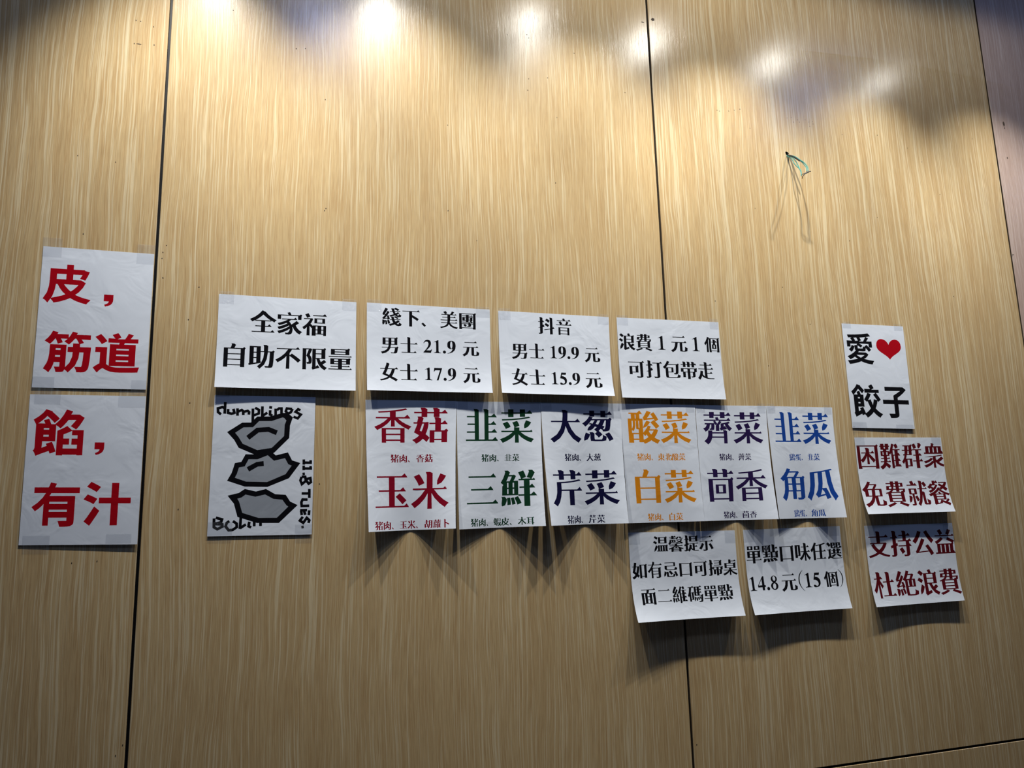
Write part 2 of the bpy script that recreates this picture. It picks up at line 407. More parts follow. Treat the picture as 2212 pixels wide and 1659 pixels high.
# ------------------------------------------------------------------ lettering outlines (em units), as plain numbers
# SERIF and BOLD: each character maps to its outlines, every outline a flat list of x, y in thousandths
SERIF = {
    '皮': [[108,687,108,457,102,302,70,140,-5,-9,47,-44,68,-64,111,-106,197,54,240,217,256,377,265,377,329,256,400,162,464,99,401,66,296,23,168,-11,190,-38,207,-61,224,-92,353,-59,469,-16,570,36,663,-14,782,-55,923,-89,937,-66,955,-43,980,-15,840,19,734,62,669,97,747,172,826,283,883,410,828,440,796,433,605,433,605,647,805,647,775,544,796,493,814,487,883,534,921,605,950,685,892,701,858,688,605,688,605,823,450,841,450,687],[408,392,734,392,683,305,621,235,570,194,519,237,458,308],[450,647,450,432,263,432,263,647],[424,853,453,766,605,819,535,853]],
    '有': [[365,846,339,762,313,695,63,695,63,655,305,655,228,523,136,412,22,318,71,263,100,222,165,275,219,333,255,378,255,-79,370,-79,370,132,710,132,710,18,705,-10,710,-9,726,-6,643,-7,546,-4,569,-64,572,-77,681,-77,739,-77,791,-69,854,-27,858,-24,862,12,862,510,336,510,384,598,411,655,939,655,939,695,444,695,487,799],[370,301,708,301,708,172,370,172],[370,341,370,470,708,470,708,341],[954,655,877,763,794,692,799,655],[339,858,368,771,487,795,432,858],[862,460,890,509,837,555,777,508]],
    '全': [[460,867,343,722,187,591,-6,481,41,439,60,419,85,385,167,429,197,448,197,418,423,418,423,234,203,234,203,194,423,194,423,2,76,2,76,-38,929,-38,929,2,578,2,578,194,809,194,809,234,578,234,578,418,809,418,809,454,921,384,943,417,962,437,1009,479,838,581,697,689,592,795,597,802],[224,458,327,529,433,618,500,688,574,614,681,527,781,458],[944,-38,867,70,784,-1,789,-38],[824,194,747,302,664,231,669,194]],
    '家': [[413,821,457,736,43,736,43,544,173,544,173,696,828,696,828,544,962,544,962,736,568,738,530,821,513,851],[771,496,711,443,637,384,575,339,557,375,522,429,488,468,522,492,555,527,789,533,789,573,209,573,209,533,435,533,325,473,202,424,40,377,85,317,104,285,227,325,327,364,394,398,417,372,414,375,339,331,205,272,40,218,83,153,103,116,254,172,387,234,485,292,494,272,495,269,377,185,219,108,39,50,70,9,104,-53,258,5,410,80,516,156,510,109,497,64,468,22,438,-7,441,-8,402,-9,326,-4,340,-31,348,-54,352,-77,441,-81,484,-85,563,-63,565,-68,612,1,630,112,616,228,628,235,681,130,780,11,901,-67,934,-19,953,1,1000,45,880,117,796,211,746,311,824,366,880,410],[962,686,990,735,937,781,877,734],[802,533,735,633,662,570,666,533]],
    '福': [[100,795,157,691,178,646,311,712,289,756,234,851],[577,608,776,608,776,478,577,478],[466,648,466,438,889,438,889,648],[409,778,409,738,942,738,942,778],[592,311,592,186,526,186,526,311],[746,311,822,311,822,186,746,186],[592,147,592,18,526,18,526,147],[746,147,822,147,822,18,746,18],[55,639,55,598,303,598,219,463,119,352,1,259,23,228,60,156,117,202,161,245,175,270,167,-78,290,-78,283,321,332,262,362,226,376,244,370,-80,526,-80,526,-22,822,-22,822,-77,935,-77,935,351,413,351,413,328,342,393,321,411,356,467,392,543,420,615,376,645,347,639],[957,738,880,846,797,776,802,738]],
    '自': [[278,426,736,426,736,249,278,249],[278,466,278,647,736,647,736,466],[278,209,736,209,736,30,278,30],[417,847,394,760,370,687,124,687,124,-81,278,-81,278,-9,736,-9,736,-76,891,-76,891,687,509,687,564,809],[391,859,420,772,564,805,498,859],[891,637,919,686,866,732,806,685]],
    '助': [[592,840,590,598,466,598,466,558,603,558,574,319,497,124,352,-20,385,-48,404,-68,445,-121,620,59,707,283,743,558,815,558,805,251,792,89,758,-21,783,-2,783,-2,697,-1,623,3,640,-28,649,-51,652,-60,766,-65,804,-69,858,-63,904,-47,916,-38,942,42,959,237,970,598,744,598,747,822],[34,95,48,18,494,122,488,190,475,187,475,791,62,791,62,101],[218,116,218,308,320,308,320,137],[218,522,320,522,320,348,218,348],[218,562,218,737,320,737,320,562],[566,852,595,765,747,818,677,852],[970,548,998,597,945,643,885,596]],
    '不': [[536,458,666,364,785,267,875,181,984,284,884,372,759,467,641,548],[69,752,69,712,494,712,372,543,215,397,26,277,80,211,109,168,243,251,366,353,436,436,425,-78,557,-78,557,567,609,643,642,709,931,712,931,752],[946,712,869,819,786,748,791,712]],
    '限': [[48,786,48,-78,187,-78,187,745,280,745,228,590,190,491,249,411,271,352,280,300,284,276,280,245,265,225,273,228,192,228,206,198,212,176,214,155,269,155,312,156,335,154,365,166,384,188,400,240,404,294,400,366,374,447,324,522,385,678,415,760,359,793,334,786],[770,558,770,409,556,409,556,558],[770,598,556,598,556,743,770,743],[441,-85,470,-70,543,-45,696,-3,694,53,553,19,553,369,576,369,650,162,756,8,901,-99,932,-53,952,-31,996,13,909,60,851,112,824,147,847,160,908,201,967,245,878,342,832,304,778,264,752,247,743,265,722,313,703,369,924,369,924,783,419,783,419,55,412,15,402,-2,398,-5,430,-60],[711,-3,634,121,551,50,556,-3],[924,733,952,782,900,828,840,781]],
    '量': [[291,667,707,667,707,607,291,607],[291,766,707,766,707,707,291,707],[136,806,136,568,862,568,862,806],[52,514,52,474,949,474,949,514],[272,275,421,275,421,212,272,212],[576,275,736,275,736,212,576,212],[272,376,421,376,421,315,272,315],[576,376,736,376,736,315,576,315],[47,-6,47,-46,955,-46,955,-6,576,-6,576,68,873,68,873,108,576,108,576,172,892,172,892,416,117,416,117,172,421,172,421,108,131,108,131,68,421,68,421,-6],[862,756,890,805,837,850,777,804],[955,474,925,540,892,511,894,474],[963,-46,922,30,878,-9,881,-46],[881,68,842,142,800,104,803,68],[892,366,920,411,866,441,806,414]],
    '綫': [[613,810,718,764,770,738,813,711,899,786,843,822,787,849,704,884],[613,378,693,339,745,312,790,283,857,341,806,374,752,402,678,436],[162,185,173,113,181,39,185,-31,281,-8,276,56,254,186],[34,205,23,122,19,42,44,-39,64,-47,127,11,153,94,165,164],[262,202,284,135,304,66,318,5,432,43,416,100,390,169,366,233],[483,840,495,783,510,735,527,684,405,676,408,635,552,646,575,591,593,554,604,536,552,516,474,490,376,466,412,415,424,391,516,416,598,441,675,470,722,430,790,396,877,381,978,411,981,415,1002,488,942,516,923,529,874,570,864,505,848,470,853,473,831,477,786,497,771,509,804,527,855,561,913,612,809,652,775,624,735,600,706,585,682,623,666,654,944,675,941,715,661,694,642,754,630,798,621,840],[472,405,491,306,504,257,405,250,408,210,509,217,540,144,566,96,581,74,543,56,468,28,353,-3,396,-65,412,-95,517,-64,597,-36,656,-11,696,-45,773,-82,856,-96,983,-58,990,-49,1013,32,954,61,935,75,877,123,864,41,846,-2,858,4,832,9,781,33,765,46,808,73,868,119,928,185,811,231,774,191,727,156,702,141,692,153,669,186,649,227,956,250,954,289,635,266,611,365,605,405],[54,239,91,253,165,269,275,287,288,224,411,267,396,327,370,399,342,470,249,440,288,332,164,315,243,414,323,525,395,642,291,703,241,609,202,539,151,535,208,615,264,705,313,802,180,859,134,753,87,663,59,608,48,578,22,546,28,549,58,464,76,471,117,478,163,484,113,415,66,360,56,352,21,333,49,257],[136,197,165,110,254,182,213,197],[8,217,37,130,165,160,106,217],[949,675,923,738,896,712,897,675],[959,250,944,303,928,286,929,250]],
    '下': [[55,748,55,708,403,708,403,-79,558,-79,556,407,627,364,737,293,824,230,908,338,804,408,674,483,551,547,558,554,558,708,946,708,946,748],[961,708,884,816,801,745,806,708]],
    '、': [[198,-66,284,7,233,63,176,120,122,167,39,94,95,45,149,-9]],
    '美': [[662,854,643,812,617,761,573,688,325,692,417,734,393,779,360,827,332,861,198,804,234,762,263,727,288,686,98,686,98,646,421,646,421,538,147,538,147,498,421,498,421,388,56,388,56,348,427,348,408,243,82,243,82,203,413,203,337,100,220,33,24,-11,45,-38,60,-60,72,-86,309,-21,444,64,494,146,572,47,712,-39,920,-96,940,-62,957,-39,984,-10,795,33,676,95,573,203,937,203,937,243,547,243,563,348,950,348,950,388,576,388,576,498,858,498,858,538,576,538,576,646,903,646,903,686,704,686,762,768,792,814],[948,203,893,291,835,240,839,203],[962,348,902,440,838,384,842,348],[869,498,812,589,750,536,753,498],[911,646,869,724,824,684,826,646]],
    '團': [[268,150,314,110,345,81,371,49,470,105,436,145,399,176,365,203],[419,719,419,668,211,668,211,628,419,628,419,584,224,584,224,380,419,380,419,328,214,327,217,283,686,295,732,246,802,301,769,334,727,368,705,381,777,381,777,584,574,584,574,628,786,628,786,668,574,668,574,719],[547,281,547,240,199,240,199,200,547,200,546,84,557,92,559,92,469,93,486,59,489,50,599,52,630,57,673,78,698,112,697,102,697,200,801,200,801,240,675,240,675,281],[358,463,419,463,419,420,358,420],[574,463,642,463,642,420,574,420],[358,544,419,544,419,503,358,503],[574,544,642,544,642,503,574,503],[625,354,651,334,560,332,560,380,665,381],[53,784,53,-80,208,-80,208,-17,792,-17,792,-75,947,-75,947,784],[192,22,192,744,808,744,808,22],[794,628,751,706,704,665,707,628],[777,534,805,577,752,606,692,582],[803,200,793,250,782,238,782,200],[947,734,975,783,922,829,862,782]],
    '男': [[268,566,419,566,419,436,268,436],[574,566,732,566,732,436,574,436],[268,735,419,735,419,606,268,606],[574,735,732,735,732,606,574,606],[72,271,72,231,385,231,322,137,211,62,20,1,53,-39,69,-60,91,-107,306,-32,441,75,530,231,761,231,745,111,729,48,695,-31,727,-12,722,-17,611,-16,533,-11,545,-32,554,-53,557,-63,729,-67,761,-71,808,-61,865,-27,875,-12,899,90,920,271,528,271,543,345,550,396,886,396,886,775,112,775,112,396,428,396,416,321,404,271],[920,221,948,271,895,316,835,269],[886,725,914,774,861,820,802,773]],
    '士': [[421,837,421,505,53,505,53,465,421,465,421,33,109,33,109,-7,896,-7,896,33,576,33,576,465,950,465,950,505,576,505,576,819],[911,-7,834,101,751,30,756,-7],[965,465,888,573,805,502,810,465],[394,849,424,762,576,815,506,849]],
    '元': [[147,746,147,706,857,706,857,746],[59,465,59,425,278,425,249,245,172,100,18,-1,61,-41,79,-60,109,-107,308,28,397,195,436,425,543,425,544,47,555,-32,573,-38,698,-53,843,-53,967,-19,985,11,1000,153,938,174,915,187,846,232,840,81,814,-7,835,1,706,1,705,4,702,16,697,53,697,425,942,425,942,465],[872,706,795,814,712,743,717,706],[957,425,880,533,797,462,802,425]],
    '女': [[642,541,602,410,554,312,498,239,375,293,334,310,389,429,437,541],[154,266,267,222,438,147,344,90,211,38,39,1,57,-22,73,-47,85,-73,272,-33,424,22,529,89,649,26,757,-38,845,-96,938,4,841,66,729,128,641,172,695,251,749,373,796,541,944,541,944,581,443,581,478,672,508,753,533,817,382,855,360,782,332,699,287,581,60,581,60,541,286,541,240,437,200,353],[959,541,882,649,799,578,804,541],[356,867,385,780,533,813,465,867]],
    '抖': [[446,689,515,647,575,602,624,558,709,673,660,713,594,758,531,794],[402,439,473,399,538,358,590,318,668,431,614,470,544,510,478,543],[710,840,710,240,385,188,392,148,704,199,704,-79,859,-79,859,224,963,241,956,280,859,264,859,822],[144,840,144,621,47,621,47,582,145,582,148,310,47,269,49,260,142,272,146,19,140,-7,149,-13,166,-17,60,-16,66,-28,78,-73,145,-73,190,-70,232,-60,291,-18,295,-21,299,13,299,301,393,329,383,410,300,386,300,582,384,582,384,621,300,621,300,822],[978,241,901,348,818,277,823,241],[684,852,713,765,859,818,792,852],[406,329,341,466,272,407,277,329],[399,582,322,690,239,618,244,582],[118,852,148,765,300,818,230,852]],
    '音': [[415,829,445,770,458,735,112,735,112,695,897,695,897,735,589,735,570,793,556,831,544,855],[211,651,241,597,263,551,280,500,55,500,55,460,946,460,946,500,710,500,761,600,787,654,664,684,644,633,621,575,587,501,349,514,418,531,401,581,374,637,346,681],[308,140,702,140,702,9,308,9],[308,180,308,306,702,306,702,180],[193,346,193,-81,308,-81,308,-31,702,-31,702,-79,818,-79,818,346],[912,695,835,803,752,732,757,695],[959,460,891,561,817,497,821,460]],
    '浪': [[63,741,126,696,179,653,220,614,325,719,278,761,219,805,168,839],[21,471,88,433,147,394,192,358,280,467,228,504,164,542,106,572],[86,-25,105,-38,204,33,266,136,312,237,190,326,135,206,90,93],[753,502,753,365,465,365,465,502],[753,542,465,542,465,677,753,677],[360,-98,391,-82,467,-54,625,1,609,101,465,55,465,325,529,325,617,134,738,-6,899,-100,928,-53,947,-31,986,9,894,48,828,90,794,120,823,135,881,171,937,213,846,302,803,268,751,233,728,220,716,235,690,276,667,325,908,325,908,717,702,717,681,780,665,825,649,857,522,824,554,754,568,717,320,717,320,57,313,14,304,-4,298,-11,329,-46,344,-67],[908,667,936,716,883,762,823,715]],
    '費': [[296,293,718,293,718,224,296,224],[296,184,718,184,718,114,296,114],[296,402,718,402,718,333,296,333],[349,72,263,35,160,3,2,-35,61,-92,76,-110,222,-69,333,-31,452,24],[565,13,694,-28,795,-65,905,-113,1000,-33,868,16,769,47,674,72,872,74,872,426,858,425,879,423,901,422,921,430,932,446,943,495,948,563,690,563,690,633,873,633,873,780,690,780,690,840,535,840,535,780,465,780,465,840,310,840,310,780,108,780,108,740,310,740,310,673,117,673,103,574,92,523,305,521,246,479,167,446,42,415,57,398,71,379,75,374,141,391,141,74,628,74],[238,633,344,633,336,590,325,563,228,563],[436,633,535,633,535,563,425,563,434,605],[465,740,535,740,535,673,465,673],[690,740,761,740,761,673,690,673],[851,523,844,496,843,494,823,477,810,476,750,479,763,442,328,442,355,461,382,485,411,523,535,523,535,449,683,449,683,523]],
    '個': [[600,351,674,351,674,179,600,179],[306,766,306,-79,454,-79,454,-6,814,-6,814,-72,968,-72,968,766],[437,34,437,726,832,726,832,34],[494,399,494,131,781,131,781,399,712,399,712,518,821,518,821,558,712,558,712,663,557,681,557,558,453,558,453,518,557,518,557,399],[204,845,147,701,74,568,-13,453,30,373,53,331,103,389,133,436,139,456,129,-81,261,-81,261,615,283,672,305,741,327,809],[968,716,996,766,944,812,884,764],[836,518,759,626,676,555,681,518],[531,693,560,606,712,659,642,693]],
    '可': [[56,752,56,712,709,712,709,32,704,1,708,-8,719,-11,610,-10,502,-6,526,-63,531,-78,652,-78,722,-77,782,-67,855,-24,857,-28,863,26,863,712,948,712,948,752],[272,491,453,491,453,229,272,229],[117,531,117,93,272,93,272,189,608,189,608,531],[963,712,886,819,803,748,808,712],[608,481,636,530,583,576,524,529]],
    '打': [[159,840,159,622,48,622,48,582,159,582,162,312,52,268,55,259,156,273,160,24,154,-4,160,1,157,0,42,1,64,-56,67,-71,160,-70,205,-67,246,-57,304,-14,309,-16,313,17,313,303,424,336,413,417,314,389,314,582,412,582,412,622,314,622,314,822],[418,738,418,698,666,698,666,34,661,7,662,4,676,6,580,5,474,8,502,-58,507,-74,624,-74,689,-72,744,-62,813,-18,815,-23,820,28,820,698,961,698,961,738],[438,336,366,481,289,414,294,336],[427,582,350,690,267,619,272,582],[133,852,162,765,314,818,244,852],[976,698,899,806,816,736,821,698]],
    '包': [[266,856,200,732,113,618,7,522,79,461,108,433,168,488,227,553,292,644,757,650,747,413,736,291,707,199,730,219,731,218,665,219,614,222,627,196,636,172,641,149,729,146,761,146,804,154,824,159,875,211,885,243,901,401,913,690,331,690,377,774,397,817],[310,477,491,477,491,286,310,286],[154,517,155,77,174,-17,232,-36,401,-44,779,-44,939,-26,974,-10,1000,104,938,122,913,133,852,166,836,73,788,4,779,1,395,2,325,9,326,8,309,85,310,246,605,246,605,517],[913,640,941,689,888,734,828,688]],
    '带': [[37,492,37,301,192,301,192,452,419,452,419,312,147,312,147,10,302,10,302,272,419,272,419,-80,574,-80,574,272,716,272,716,94,712,72,719,66,738,64,624,65,630,52,644,10,712,10,759,12,801,21,863,58,866,57,869,88,869,312,574,312,574,452,808,452,808,301,963,301,963,492],[676,835,676,708,575,708,575,817,420,835,420,708,329,708,329,817,174,835,174,708,51,708,51,668,174,668,174,553,329,553,329,668,420,668,420,555,575,555,575,668,676,668,676,550,830,550,830,668,951,668,951,708,830,708,830,817],[869,262,897,312,844,358,784,310],[963,442,991,486,938,517,878,490],[394,847,423,760,575,813,505,847],[148,847,177,760,329,813,259,847],[966,668,889,776,806,705,811,668],[650,847,678,760,830,813,761,847]],
    '走': [[181,389,155,242,99,104,4,-8,74,-66,114,-106,179,-39,230,45,250,105,330,32,520,-38,721,-54,952,-53,955,-47,967,-23,976,-6,723,-6,657,0,595,10,575,15,575,232,871,232,871,272,575,272,575,460,936,460,936,500,575,500,575,668,863,668,863,708,575,708,575,821,420,839,420,708,150,708,150,668,420,668,420,500,63,500,63,460,424,460,425,85,393,103,329,167,304,212,328,322,335,369],[886,232,809,340,726,269,731,232],[951,460,874,568,791,497,796,460],[878,668,801,776,718,705,723,668],[394,851,423,764,575,817,505,851]],
    '香': [[320,118,694,118,694,6,320,6],[320,158,320,266,694,266,694,158],[205,306,205,-80,320,-80,320,-34,694,-34,694,-78,810,-78,810,306],[840,830,600,784,373,759,117,742,129,708,130,705,357,718,422,724,422,596,57,596,57,556,364,556,266,470,149,397,12,337,50,298,87,249,228,322,358,418,453,522,448,343,551,343,546,520,642,422,775,331,914,262,933,290,952,310,991,347,853,406,735,475,635,556,944,556,944,596,576,596,576,740,644,748,744,764,877,792],[959,556,882,664,799,593,804,556]],
    '菇': [[581,840,581,740,408,740,408,822,254,840,254,740,57,740,57,700,254,700,254,599,408,599,408,700,581,700,581,604,736,604,736,700,944,700,944,740,736,740,736,822],[476,248,476,-80,607,-80,607,-17,796,-17,796,-74,950,-74,950,248,778,248,778,412,947,412,947,452,778,452,778,571,623,589,623,452,464,452,464,412,623,412,623,248],[607,23,607,208,796,208,796,23],[324,423,302,328,274,253,254,215,213,239,247,332,278,423],[57,191,172,127,193,114,157,76,98,34,10,-10,58,-46,80,-64,118,-107,189,-69,258,-17,295,22,316,6,356,-30,394,-66,478,49,445,82,400,121,370,144,401,214,432,329,453,458,408,473,377,465,281,464,313,571,174,605,137,463,44,463,44,423,144,423,116,340,89,268],[228,852,256,765,408,818,339,852],[959,700,882,808,799,738,804,700],[555,852,584,765,736,818,666,852],[962,412,885,520,802,448,807,412],[597,601,626,514,778,567,708,601],[950,198,978,247,926,292,866,246],[148,617,177,530,313,567,251,617]],
    '猪': [[258,846,240,810,220,775,220,768,216,780,185,822,152,857,33,766,76,723,107,685,118,669,99,649,54,610,7,576,46,528,90,455,135,494,178,537,197,565,196,550,202,507,206,472,157,394,86,315,6,252,59,181,87,136,154,199,210,269,238,325,226,306,218,183,203,87,185,41,154,-1,172,2,182,4,119,2,68,4,82,-22,91,-46,96,-70,179,-70,215,-68,262,-55,303,-34,297,-52,329,33,342,145,344,249,355,237,380,203,455,246,442,239,440,-79,595,-79,595,-28,781,-28,781,-79,895,-79,895,360,590,360,676,435,727,484,959,486,959,526,799,526,860,596,922,675,980,764,851,815,804,737,800,725,800,714,682,714,682,822,527,840,527,714,393,714,393,674,527,674,527,526,347,526,347,486,605,486,509,410,414,347,337,304,336,429,320,551,281,664,304,691,338,734,364,776],[660,674,782,674,708,585,665,539,660,539],[595,149,781,149,781,12,595,12],[595,188,595,320,781,320,781,188],[965,486,934,553,900,522,902,486],[501,852,530,765,682,818,612,852]],
    '肉': [[56,676,56,-80,194,-80,194,636,428,636,387,550,315,475,184,407,225,369,243,351,268,311,370,362,449,427,489,482,560,437,645,376,711,324,799,427,721,484,623,545,519,605,530,636,799,636,799,19,796,-2,792,-10,807,-7,724,-7,630,-4,652,-65,656,-82,761,-82,820,-80,873,-70,941,-26,940,-34,944,13,944,676,577,676,591,782,596,837,439,837,431,743,421,676],[439,405,406,302,331,205,179,120,221,80,239,62,268,17,374,68,457,134,494,181,551,138,631,74,692,18,797,123,722,187,630,257,563,305,568,318,579,358,589,405],[944,626,972,675,919,720,859,674]],
    '玉': [[595,241,730,107,781,50,891,147,836,204,706,327],[144,410,144,370,417,370,417,16,52,16,52,-23,949,-23,949,16,572,16,572,370,862,370,862,410,572,410,572,718,900,718,900,758,101,758,101,718,417,718,417,410],[962,-23,897,74,827,13,832,-23],[877,370,800,478,717,408,722,370],[915,718,838,826,755,755,760,718]],
    '米': [[777,806,737,723,696,630,688,529,708,520,806,568,873,649,929,744],[79,737,139,652,186,572,217,500,363,565,326,641,274,727,221,798],[421,839,421,438,58,438,58,398,379,398,275,261,150,144,14,52,74,-13,110,-58,244,43,372,178,449,306,440,-80,558,-80,549,310,628,184,758,51,896,-52,931,-5,952,16,998,55,851,151,724,265,618,398,941,398,941,438,576,438,576,821],[950,398,904,478,854,434,857,398],[395,851,424,764,576,817,506,851]],
    '胡': [[804,730,804,544,688,544,688,730],[561,784,560,450,550,287,511,124,414,-35,452,-55,475,-70,523,-110,600,3,649,127,679,275,805,275,805,24,801,-6,808,-8,797,-12,671,-10,689,-58,692,-73,792,-73,844,-71,888,-60,950,-15,955,-17,959,18,959,784],[804,505,804,315,683,315,688,505],[59,394,59,-21,214,-21,214,63,484,63,484,394,362,394,362,590,508,590,508,630,362,630,362,823,208,841,208,630,56,630,56,590,208,590,208,394],[214,341,350,341,350,103,214,103],[523,590,446,698,363,628,368,590],[182,853,211,766,362,819,293,853]],
    '蘿': [[694,600,782,600,782,505,694,505],[458,600,540,600,540,505,458,505],[226,600,304,600,304,505,226,505],[194,99,206,47,213,-5,216,-53,319,-37,314,9,303,64,290,115],[62,115,53,62,50,7,73,-56,94,-61,159,-24,184,33,195,99],[304,113,329,62,348,16,360,-24,460,1,445,46,425,95,405,134],[588,840,588,760,408,760,408,840,252,840,252,760,56,760,56,720,252,720,252,661,408,661,408,720,588,720,588,661,743,661,743,720,947,720,947,760,743,760,743,840],[660,205,660,130,603,130,603,205],[86,133,118,141,199,153,336,167,349,119,440,155,420,211,408,235,437,216,454,202,492,248,492,-82,603,-82,603,-30,951,-30,951,10,814,10,814,90,905,90,905,130,814,130,814,205,905,205,905,244,814,244,814,320,929,320,929,360,790,360,775,402,760,435,743,465,895,465,895,640,115,640,115,460,158,460,138,434,87,379,76,372,50,365,86,281,107,287,152,294,224,301,156,245,104,212,81,203,59,199],[660,244,572,244,572,320,660,320],[660,90,660,10,603,10,603,90],[652,440,678,385,688,360,568,360,599,420,611,448,568,460,723,460],[317,267,345,209,208,197,274,244,345,300,424,375,332,428,259,345,187,340,216,366,249,397,282,436,214,464,521,465,483,391,435,321,392,273,383,290],[962,720,885,828,802,757,807,720],[960,-30,913,52,861,7,864,-30],[914,90,868,170,818,126,821,90],[914,205,869,284,820,242,823,205],[942,320,876,418,806,357,810,320]],
    '卜': [[334,838,334,-79,490,-79,488,418,588,368,729,292,840,224,912,334,788,405,635,482,491,548,485,540,490,820],[308,850,338,763,490,816,420,850]],
    '韭': [[579,831,579,14,421,14,421,813,305,831,305,652,90,652,90,612,305,612,305,445,104,445,104,405,305,405,305,233,84,233,84,193,305,193,305,14,52,14,52,-26,949,-26,949,14,695,14,695,195,924,195,924,235,695,235,695,407,905,407,905,447,695,447,695,614,918,614,918,654,695,654,695,813],[279,843,308,756,421,809,369,843],[964,-26,887,82,804,11,809,-26],[939,195,862,303,779,232,784,195],[920,407,843,515,760,444,765,407],[933,614,856,722,773,652,778,614],[553,843,582,756,695,809,643,843]],
    '菜': [[856,640,610,599,354,577,72,565,83,530,83,526,375,538,642,562,896,604],[95,445,137,389,166,340,186,295,327,356,302,406,265,460,230,502],[371,476,401,422,420,377,432,334,578,383,563,428,537,480,511,521],[770,540,740,479,709,407,711,324,730,315,815,348,872,408,920,484],[590,840,590,756,410,756,410,840,254,840,254,756,61,756,61,716,254,716,254,623,410,623,410,716,590,716,590,634,744,634,744,716,942,716,942,756,744,756,744,840],[421,341,421,250,58,250,58,210,381,210,277,133,155,69,12,17,48,-19,95,-83,230,-24,362,58,447,142,441,-80,555,-80,549,143,632,61,764,-20,910,-80,936,-40,956,-19,990,20,837,73,714,134,611,210,946,210,946,250,576,250,576,341],[957,716,880,824,797,754,802,716],[952,210,920,278,885,247,887,210]],
    '三': [[123,725,123,685,879,685,879,725],[187,398,187,358,801,358,801,398],[65,51,65,11,934,11,934,51],[894,685,817,793,734,722,739,685],[816,358,739,466,656,396,661,358],[949,11,872,119,789,48,794,11]],
    '鮮': [[378,150,411,86,437,23,455,-35,566,8,544,63,510,128,476,186],[280,142,301,81,315,20,324,-35,411,-14,401,40,383,103,362,161],[185,146,193,82,196,18,194,-40,286,-29,286,26,280,93,270,156],[63,167,50,89,39,20,45,-56,63,-67,136,-40,175,52,187,117],[795,852,775,796,749,733,718,672,826,639,599,638,702,678,685,732,659,797,631,853,490,803,520,744,547,688,566,632,499,632,499,592,639,592,639,435,520,435,520,395,639,395,639,230,488,230,488,190,639,190,639,-79,794,-79,794,190,963,190,963,230,794,230,794,395,922,395,922,435,794,435,794,592,939,592,939,632,851,632,880,683,943,795],[321,700,284,623,259,578,172,577,208,649,231,700],[151,846,124,750,81,644,15,541,53,515,72,499,88,481,61,445,56,211,487,211,487,588,368,588,389,621,415,668,435,711,380,748,358,741,246,741,273,811],[193,374,227,374,227,251,193,251],[341,374,378,374,378,251,341,251],[193,537,227,537,227,414,193,414],[341,537,378,537,378,414,341,414],[37,179,66,92,187,113,131,179],[978,190,901,298,818,227,823,190],[937,395,860,503,777,432,782,395],[945,592,916,657,885,628,887,592],[769,864,798,777,943,791,876,864],[125,858,154,771,273,807,218,858]],
    '蝦': [[684,776,684,736,820,736,820,522,684,522,684,482,931,482,931,776],[253,213,277,141,287,106,248,98,248,309,368,309,368,658,286,658,286,818,131,836,131,658,19,658,19,267,141,267,141,298,132,298,132,62,38,44,47,3,264,50,281,-42,389,-13,375,62,353,149,326,213],[142,606,166,606,166,360,142,360],[253,606,278,606,278,360,253,360],[389,788,389,-79,502,-79,502,130,652,130,652,170,514,170,514,318,642,318,642,358,514,358,514,487,653,487,653,788],[745,332,636,303,660,225,690,151,715,100,682,69,622,30,538,-6,573,-46,588,-64,614,-112,689,-78,758,-35,786,-12,806,-35,859,-80,914,-115,948,-64,1007,0,949,34,907,73,883,102,914,159,948,261,971,374,919,388,895,381,663,380,663,340,854,340,833,270,811,213,797,178,784,216,762,272],[506,736,552,736,552,527,506,527],[105,848,134,761,286,814,217,848],[227,225,256,138,326,209,293,225],[667,130,590,238,507,167,512,130],[656,318,583,423,503,355,508,318]],
    '木': [[422,839,422,576,67,576,67,536,401,536,292,368,159,223,6,113,68,48,102,3,243,112,372,258,450,403,439,-80,561,-80,549,403,628,262,757,116,898,2,933,49,955,71,1000,112,841,227,706,371,596,536,935,536,935,576,577,576,577,821],[950,536,873,645,790,574,795,536],[396,851,425,764,577,817,507,851]],
    '耳': [[50,84,56,42,664,84,664,-79,820,-79,820,94,946,104,948,144,820,135,820,724,938,724,938,782,65,782,65,724,183,724,183,91],[338,724,664,724,664,545,338,545],[338,505,664,505,664,324,338,324],[338,285,664,285,664,123,338,102],[963,104,886,212,803,141,808,104],[953,724,876,850,793,779,798,724]],
    '大': [[424,839,423,754,419,659,406,534,62,534,62,494,402,494,337,300,221,139,11,2,60,-40,81,-60,114,-104,319,34,449,209,502,381,575,196,713,18,891,-104,943,-33,985,11,809,125,682,285,590,494,942,494,942,534,562,534,573,653,578,751,579,821],[957,494,880,602,797,532,802,494],[398,851,427,764,579,817,509,851]],
